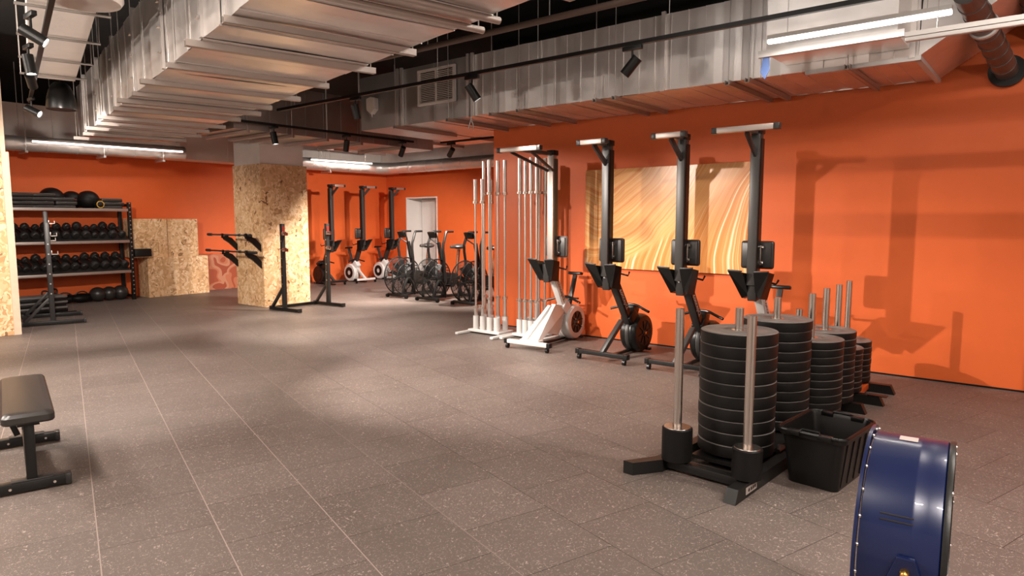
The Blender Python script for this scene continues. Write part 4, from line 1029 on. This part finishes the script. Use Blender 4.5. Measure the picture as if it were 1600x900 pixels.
# ------------------------------------------------------------------ squat stands
def squat(label, loc, rz, w_, h=(1.43, 1.43), red=False):
    t = thing('squat_stand', label, 'squat stand', loc, rz)
    for i, sx in enumerate((-1, 1)):
        x = sx * w_ / 2
        MB().bar((x, -.38, .035), (x, .36, .035), .055, .05, .005).build('foot', 'black_metal', t)
        for yc in (-.385, .365): MB().box((x, yc, .038), (.065, .03, .062), bev=.005).build('foot_cap', 'charcoal', t)
        u = MB().bb(x - .03, x + .03, -.03, .03, .06, h[i], bev=.004); u.build('upright', 'charcoal', t)
        if red: MB().bb(x + .0305, x + .032, -.024, .024, h[i] - .36, h[i] - .02).bb(x - .024, x + .024, -.032, -.0305, h[i] - .2, h[i] - .04).build('paint_stripe', 'red', t, smooth=False)
        MB().bar((x, .03, .38), (x, .32, .06), .045, .04, .004).build('brace', 'charcoal', t)
        for z_ in (h[i] - .16, h[i] - .42):
            MB().bb(x - .045, x + .045, -.045, -.031, z_ - .03, z_ + .03, bev=.002).bb(x - .02, x + .02, -.11, -.045, z_ - .03, z_ - .018).bb(x - .02, x + .02, -.115, -.105, z_ - .03, z_ + .02).build('bar_hook', 'steel', t)
        hl = MB()
        for k in range(6): hl.cyl((x - .0305 * 1, -.0, .45 + k * .14), (x - .033, 0, .45 + k * .14), .010, n=10)
        hl.build('pin_holes', 'rod', t)
    MB().bar((-w_ / 2, .33, .035), (w_ / 2, .33, .035), .05, .05, .005).build('cross_bar', 'black_metal', t)
    return t
squat('black squat stand standing beside the board-clad column', (6.53, 9.80, 0), R(4), .90, red=True)
ls = squat('black squat stand with silver hooks in front of the dumbbell rack', (3.31, 11.50, 0), R(74.5), .96, h=(1.45, 1.62))

# ------------------------------------------------------------------ wall bar holders on the column with two short bars
for z_, nm, dx in ((1.15, 'upper', 0), (.865, 'lower', -.02)):
    t = thing('bar_holder', f'{nm} black bar bracket pair on the column', 'bar holder', (6.13, 10.9, z_))
    for y_ in (-.38, .40):
        MB().prism([(0, -.20), (0, -.08), (-.10, .03), (-.21, .07), (-.26, .05), (-.24, .0), (-.14, -.06)], y_ - .022, y_ + .022, bev=.003).build('bracket', 'black_plastic', t, smooth=False)
        MB().bb(-.27, -.255, y_ - .03, y_ + .03, .03, .11, bev=.002).bb(-.19, -.165, y_ - .03, y_ + .03, .045, .10, bev=.002).build('hook_lip', 'black_plastic', t)
    bb_ = thing('short_barbell', f'short grey barbell resting on the {nm} column brackets', 'barbell', (6.13 - .225 , 10.98, z_ + .085), 0, 'short barbells on the column')
    L2 = .86 if nm == 'lower' else .78
    MB().cyl((0, -.40, 0), (0, L2, 0), .0145, n=12).build('shaft', 'grey_metal', bb_)
    MB().cyl((0, -.42 - (.28 if nm == 'lower' else .12), 0), (0, -.40, 0), .026, n=14).build('sleeve', 'charcoal', bb_)
    MB().cyl((0, L2, 0), (0, L2 + .12, 0), .026, n=14).build('sleeve', 'charcoal', bb_)
    MB().cyl((0, -.40, 0), (0, -.375, 0), .034, n=14).cyl((0, -.2, 0), (0, -.16, 0), .024, n=14).build('collar', 'charcoal', bb_)

# ------------------------------------------------------------------ plyo boxes
def plyo(label, x0, x1, z0, z1, y0=13.6, y1=14.02):
    t = thing('plyo_box', label, 'plyo box', ((x0 + x1) / 2, (y0 + y1) / 2, z0), 0, 'board jump boxes by the back wall')
    hx, hy = (x1 - x0) / 2 - .007, (y1 - y0) / 2; h = z1 - z0 - .001
    MB().bb(-hx, hx, -hy, -hy + .018, 0, h).build('front_panel', 'osb', t, smooth=False)
    MB().bb(-hx, -hx + .018, -hy + .018, hy, 0, h).bb(hx - .018, hx, -hy + .018, hy, 0, h).build('side_panel', 'osb', t, smooth=False)
    MB().bb(-hx + .018, hx - .018, -hy + .018, hy, h - .018, h).bb(-hx + .018, hx - .018, -hy + .018, hy, 0, .018).bb(-hx + .018, hx - .018, hy - .018, hy, .018, h - .018).build('top_panel', 'osb', t, smooth=False)
plyo('board box at lower left of the pile, beside the dumbbell rack', 5.52, 6.13, 0, .772, 13.55)
plyo('board box at lower right of the pile, beside the painted panel', 6.13, 6.74, 0, .772)
plyo('board box at upper left of the pile', 5.30, 5.945, .772, 1.515)
plyo('board box at upper right of the pile', 5.945, 6.55, .772, 1.515)

# ------------------------------------------------------------------ dumbbell rack
RX0, RX1 = 2.75, 5.22
rk = thing('dumbbell_rack', 'tall black storage rack with grey shelf edges against the back wall', 'rack', (0, 0, 0))
for x_ in (RX0, RX1):
    for y_ in (13.48, 13.93):
        u = MB(); u.bb(x_ - .03, x_ + .03, y_ - .03, y_ + .03, .0, 1.82, bev=.004); u.build('upright', 'black_metal', rk)
    MB().bb(x_ - .02, x_ + .02, 13.51, 13.90, 1.74, 1.79).bb(x_ - .02, x_ + .02, 13.51, 13.90, .04, .09).build('side_rail', 'black_metal', rk, smooth=False)
hl = MB()
for k in range(22): hl.cyl((RX1, 13.449, .12 + k * .08), (RX1, 13.447, .12 + k * .08), .012, n=10)
hl.build('pin_holes', 'rod', rk)
SH = [(1.68, 0), (1.10, .27), (.54, .27)]
for z_, ti in SH:
    o = MB(); o.hull8([(RX0 + .03, 13.47, z_ - .012), (RX1 - .03, 13.47, z_ - .012), (RX1 - .03, 13.93, z_ - .012 + ti), (RX0 + .03, 13.93, z_ - .012 + ti)],
                      [(RX0 + .03, 13.47, z_), (RX1 - .03, 13.47, z_), (RX1 - .03, 13.93, z_ + ti), (RX0 + .03, 13.93, z_ + ti)])
    o.build('shelf', 'charcoal', rk, smooth=False)
    MB().bb(RX0 + .03, RX1 - .03, 13.45, 13.47, z_ - .03, z_ + .02, bev=.003).build('shelf_edge', 'rail', rk)['label'] = 'pale grey front edge of the shelf'
MB().bb(RX1 + .035, RX1 + .33, 13.40, 13.54, .80, .95, bev=.004).build('side_tray', 'black_metal', rk)
# dumbbells
def dumbbell(label, hr, group):
    t = thing('dumbbell', label, 'dumbbell', (0, 0, 0), 0, group)
    hr *= .9; L_ = .17 + hr * .7; hl_ = hr * 1.15
    for s in (-1, 1):
        y0, y1 = s * L_ / 2, s * (L_ / 2 + hl_)
        o = MB(); pr_ = [(0, y0), (hr * .8, y0), (hr * .97, y0 + s * .012), (hr, y0 + s * .03), (hr, y1 - s * .03), (hr * .93, y1 - s * .012), (hr * .75, y1), (0, y1)]
        o.lathe(pr_, axis='Y', n=10); o.build('head', 'rubber_grey', t, smooth=False)
    MB().cyl((0, -L_ / 2 , 0), (0, L_ / 2, 0), .0165, n=12).build('handle', 'chrome', t)
    return t
def px2x(px): return None
import itertools
dbp = {}
def place_db(xs, zs, ti, shelfname, grp):
    for j, (x, hr) in enumerate(xs):
        lab = f'black dumbbell, {NTH[len(xs) - 1 - j]} from the right on the {shelfname}'
        if hr not in dbp: t = dumbbell(lab, hr, grp); dbp[hr] = t
        else: t = dup(dbp[hr], (0, 0, 0), None, lab, grp)
        a = math.atan2(ti, .46)
        cy = 13.68; t.location = (x, cy, zs + ti * (cy - 13.47) / .46 + hr * .9 / math.cos(a) + .002)
        t.rotation_euler = (a, 0, R(random.uniform(12, 18)))
def x_at(px, y=13.55):
    dx = (px - 800) / 1045; t = math.tan(R(50.8) + math.atan(dx * .9952)); return y * t
row1 = [(39.5, .083), (55, .075), (69.5, .075), (85, .066), (99.5, .083), (112, .075), (126, .075), (139, .083), (150, .058), (159, .066), (173.5, .083), (186.5, .075)]
row2 = [(31, .075), (44, .083), (53.5, .058), (63, .066), (76, .083), (88, .058), (100, .083), (112, .075), (125, .066), (141, .083), (157, .083), (173, .083), (188.5, .083)]
def spread(row, x1=RX1 - .13):
    out = []; prev = None
    for px, hr in reversed(row):
        x = x_at(px)
        if prev is not None: x = min(x, prev[0] - prev[1] - hr - .006)
        else: x = min(x, x1)
        out.append((x, hr)); prev = (x, hr)
    return out[::-1]
place_db(spread(row1), 1.10, .27, 'upper dumbbell shelf', 'dumbbells on the upper shelf')
place_db(spread(row2), .54, .27, 'lower dumbbell shelf', 'dumbbells on the lower shelf')
# mats / pads on the top shelf
GM = 'black foldable pads stacked on the top shelf'
def pads(where, x, w_, n, z0=1.682):
    base = None
    for k in range(n):
        lab = f'flat black pad, {ORD[n - 1 - k]} in the {where}'
        loc = (x + random.uniform(-.02, .02), 13.69, z0 + k * .068)
        if base is None:
            o = MB(); o.box((0, 0, .033), (w_, .40, .064), bev=.02, seg=3); base = o.build('exercise_pad', 'vinyl'); base.location = loc; tag(base, lab, 'pad', GM)
            MB().bb(-w_ / 2 + .03, w_ / 2 - .03, -.203, -.199, .029, .037).build('piping', 'charcoal', base, smooth=False)
        else: dup(base, loc, R(random.uniform(-1.5, 1.5)), lab, GM)
xa = lambda p: x_at(p, 13.5)
pads('leftmost rack-top stack', xa(36), .335, 4)
pads('second rack-top stack', xa(70.5), .335, 4)
pads('third rack-top stack from the left', xa(104), .335, 3)
pads('rightmost rack-top stack', xa(178), .36, 3)
def ball(label, x, y, z, r, m='rubber', group=None, squash=1.0, name='medicine_ball'):
    t = thing(name, label, 'ball', (x, y, z), 0, group)
    MB().sph((0, 0, r * squash), r, (1, 1, squash), 28).build('ball_skin', m, t)
    s_ = MB(); s_.lathe([(r * 1.0, -.003), (r + .003, 0), (r * 1.0, .003)], (0, 0, r * squash), axis='Z', n=36); s_.build('seam', 'charcoal', t)
    return t
ball('large black ball behind the pads at the left of the rack top', xa(88) + .05, 13.82, 1.682, .20, squash=.95)
b2 = ball('dark ball with red lettering behind the third pad stack', xa(116) + .09, 13.84, 1.682, .165)
MB().box((-.02, -.163, .17), (.09, .006, .02)).build('red_mark', 'red', b2, smooth=False)
ball('large shiny black ball in the middle of the rack top', xa(147), 13.72, 1.682, .185, squash=.92)
b3 = ball('small black ball with a yellow ring before the large ball on the rack top', xa(157) - .0, 13.46 + .055, 1.682, .085)
MB().lathe([(.052, -.001), (.064, -.001), (.064, .001), (.052, .001)], (0, -.068, .09), axis='Y', n=28, closed=True).build('yellow_ring', 'yellow', b3)
# floor row
def xf(px, y): return x_at(px, y)
GB = 'slam balls on the floor under the rack'
ball('slam ball nearest the right post on the floor under the rack', xf(184, 13.62), 13.68, 0, .135, 'vinyl', GB)
ball('middle slam ball of the three under the rack', xf(166, 13.62), 13.68, 0, .13, 'vinyl', GB)
ball('left slam ball of the three under the rack', xf(147, 13.62), 13.66, 0, .14, 'vinyl', GB, .94)
def sack(label, x, y, a, s=1.0):
    t = thing('sandbag', label, 'sandbag', (x, y, 0), R(a), 'sandbags on the floor under the rack')
    MB().sph((0, 0, .085 * s), .13 * s, (1.45, .95, .65), 22).sph((.14 * s, .0, .085 * s), .085 * s, (1, 1, .9), 16).build('bag', 'rubber', t)
    MB().tube([(-.12 * s, -.03, .15 * s), (-.06 * s, -.05, .205 * s), (.04 * s, -.05, .205 * s), (.1 * s, -.03, .15 * s)], .012, n=8, smooth=1).build('carry_handle', 'charcoal', t)
sack('slumped black sandbag left of the slam balls under the rack', xf(122, 13.6), 13.68, 8)
sack('slumped black sandbag behind the stand upright under the rack', xf(99, 13.6), 13.74, -14, .95)
GK = 'kettlebells on the floor under the rack'
def kettle(label, x, y, r):
    t = thing('kettlebell', label, 'kettlebell', (x, y, 0), R(30), GK)
    MB().sph((0, 0, r * .93), r, (1, 1, .93), 24).build('bell', 'rubber_grey', t)
    MB().tube([(-r * .45, 0, r * 1.6), (-r * .62, 0, r * 2.1), (-r * .4, 0, r * 2.5), (r * .4, 0, r * 2.5), (r * .62, 0, r * 2.1), (r * .45, 0, r * 1.6)], r * .14, n=10, smooth=1).build('handle', 'charcoal', t)
kettle('black kettlebell on the floor at the left under the rack', xf(65, 13.5), 13.60, .105)
kettle('black kettlebell behind the stand upright under the rack', xf(80, 13.6), 13.70, .11)
d0 = dup(dbp[.083], (xf(45, 13.2), 13.2, .086), None, 'large dumbbell on the floor beside the board pier', 'dumbbells on the floor'); d0.rotation_euler = (0, 0, R(35))
# step platforms under the left squat stand
GS = 'step platforms stacked on the floor'
sbase = None
for k in range(3):
    z_ = .048 + k * .0845; lab = f'low black step platform, {ORD[2 - k]} at left behind the squat stand'
    loc = (3.33, 12.35, z_)
    if sbase is None:
        t = thing('step_platform', lab, 'step platform', loc, R(-2), GS)
        MB().box((0, 0, .066), (.80, .36, .036), bev=.014, seg=3).build('deck', 'vinyl_grey', t)
        MB().box((0, 0, .025), (.76, .32, .05), bev=.008).build('skirt', 'black_plastic', t)
        sbase = t
    else: dup(sbase, loc, R(random.uniform(-3, 2)), lab, GS)
sk = thing('floor_rails', 'pair of low black rails under the step platforms', 'rail', (3.33, 12.35, 0))
for y_ in (-.2, .2): MB().bar((-.45, y_, .024), (.5, y_, .024), .05, .045, .004).build('rail', 'black_metal', sk)
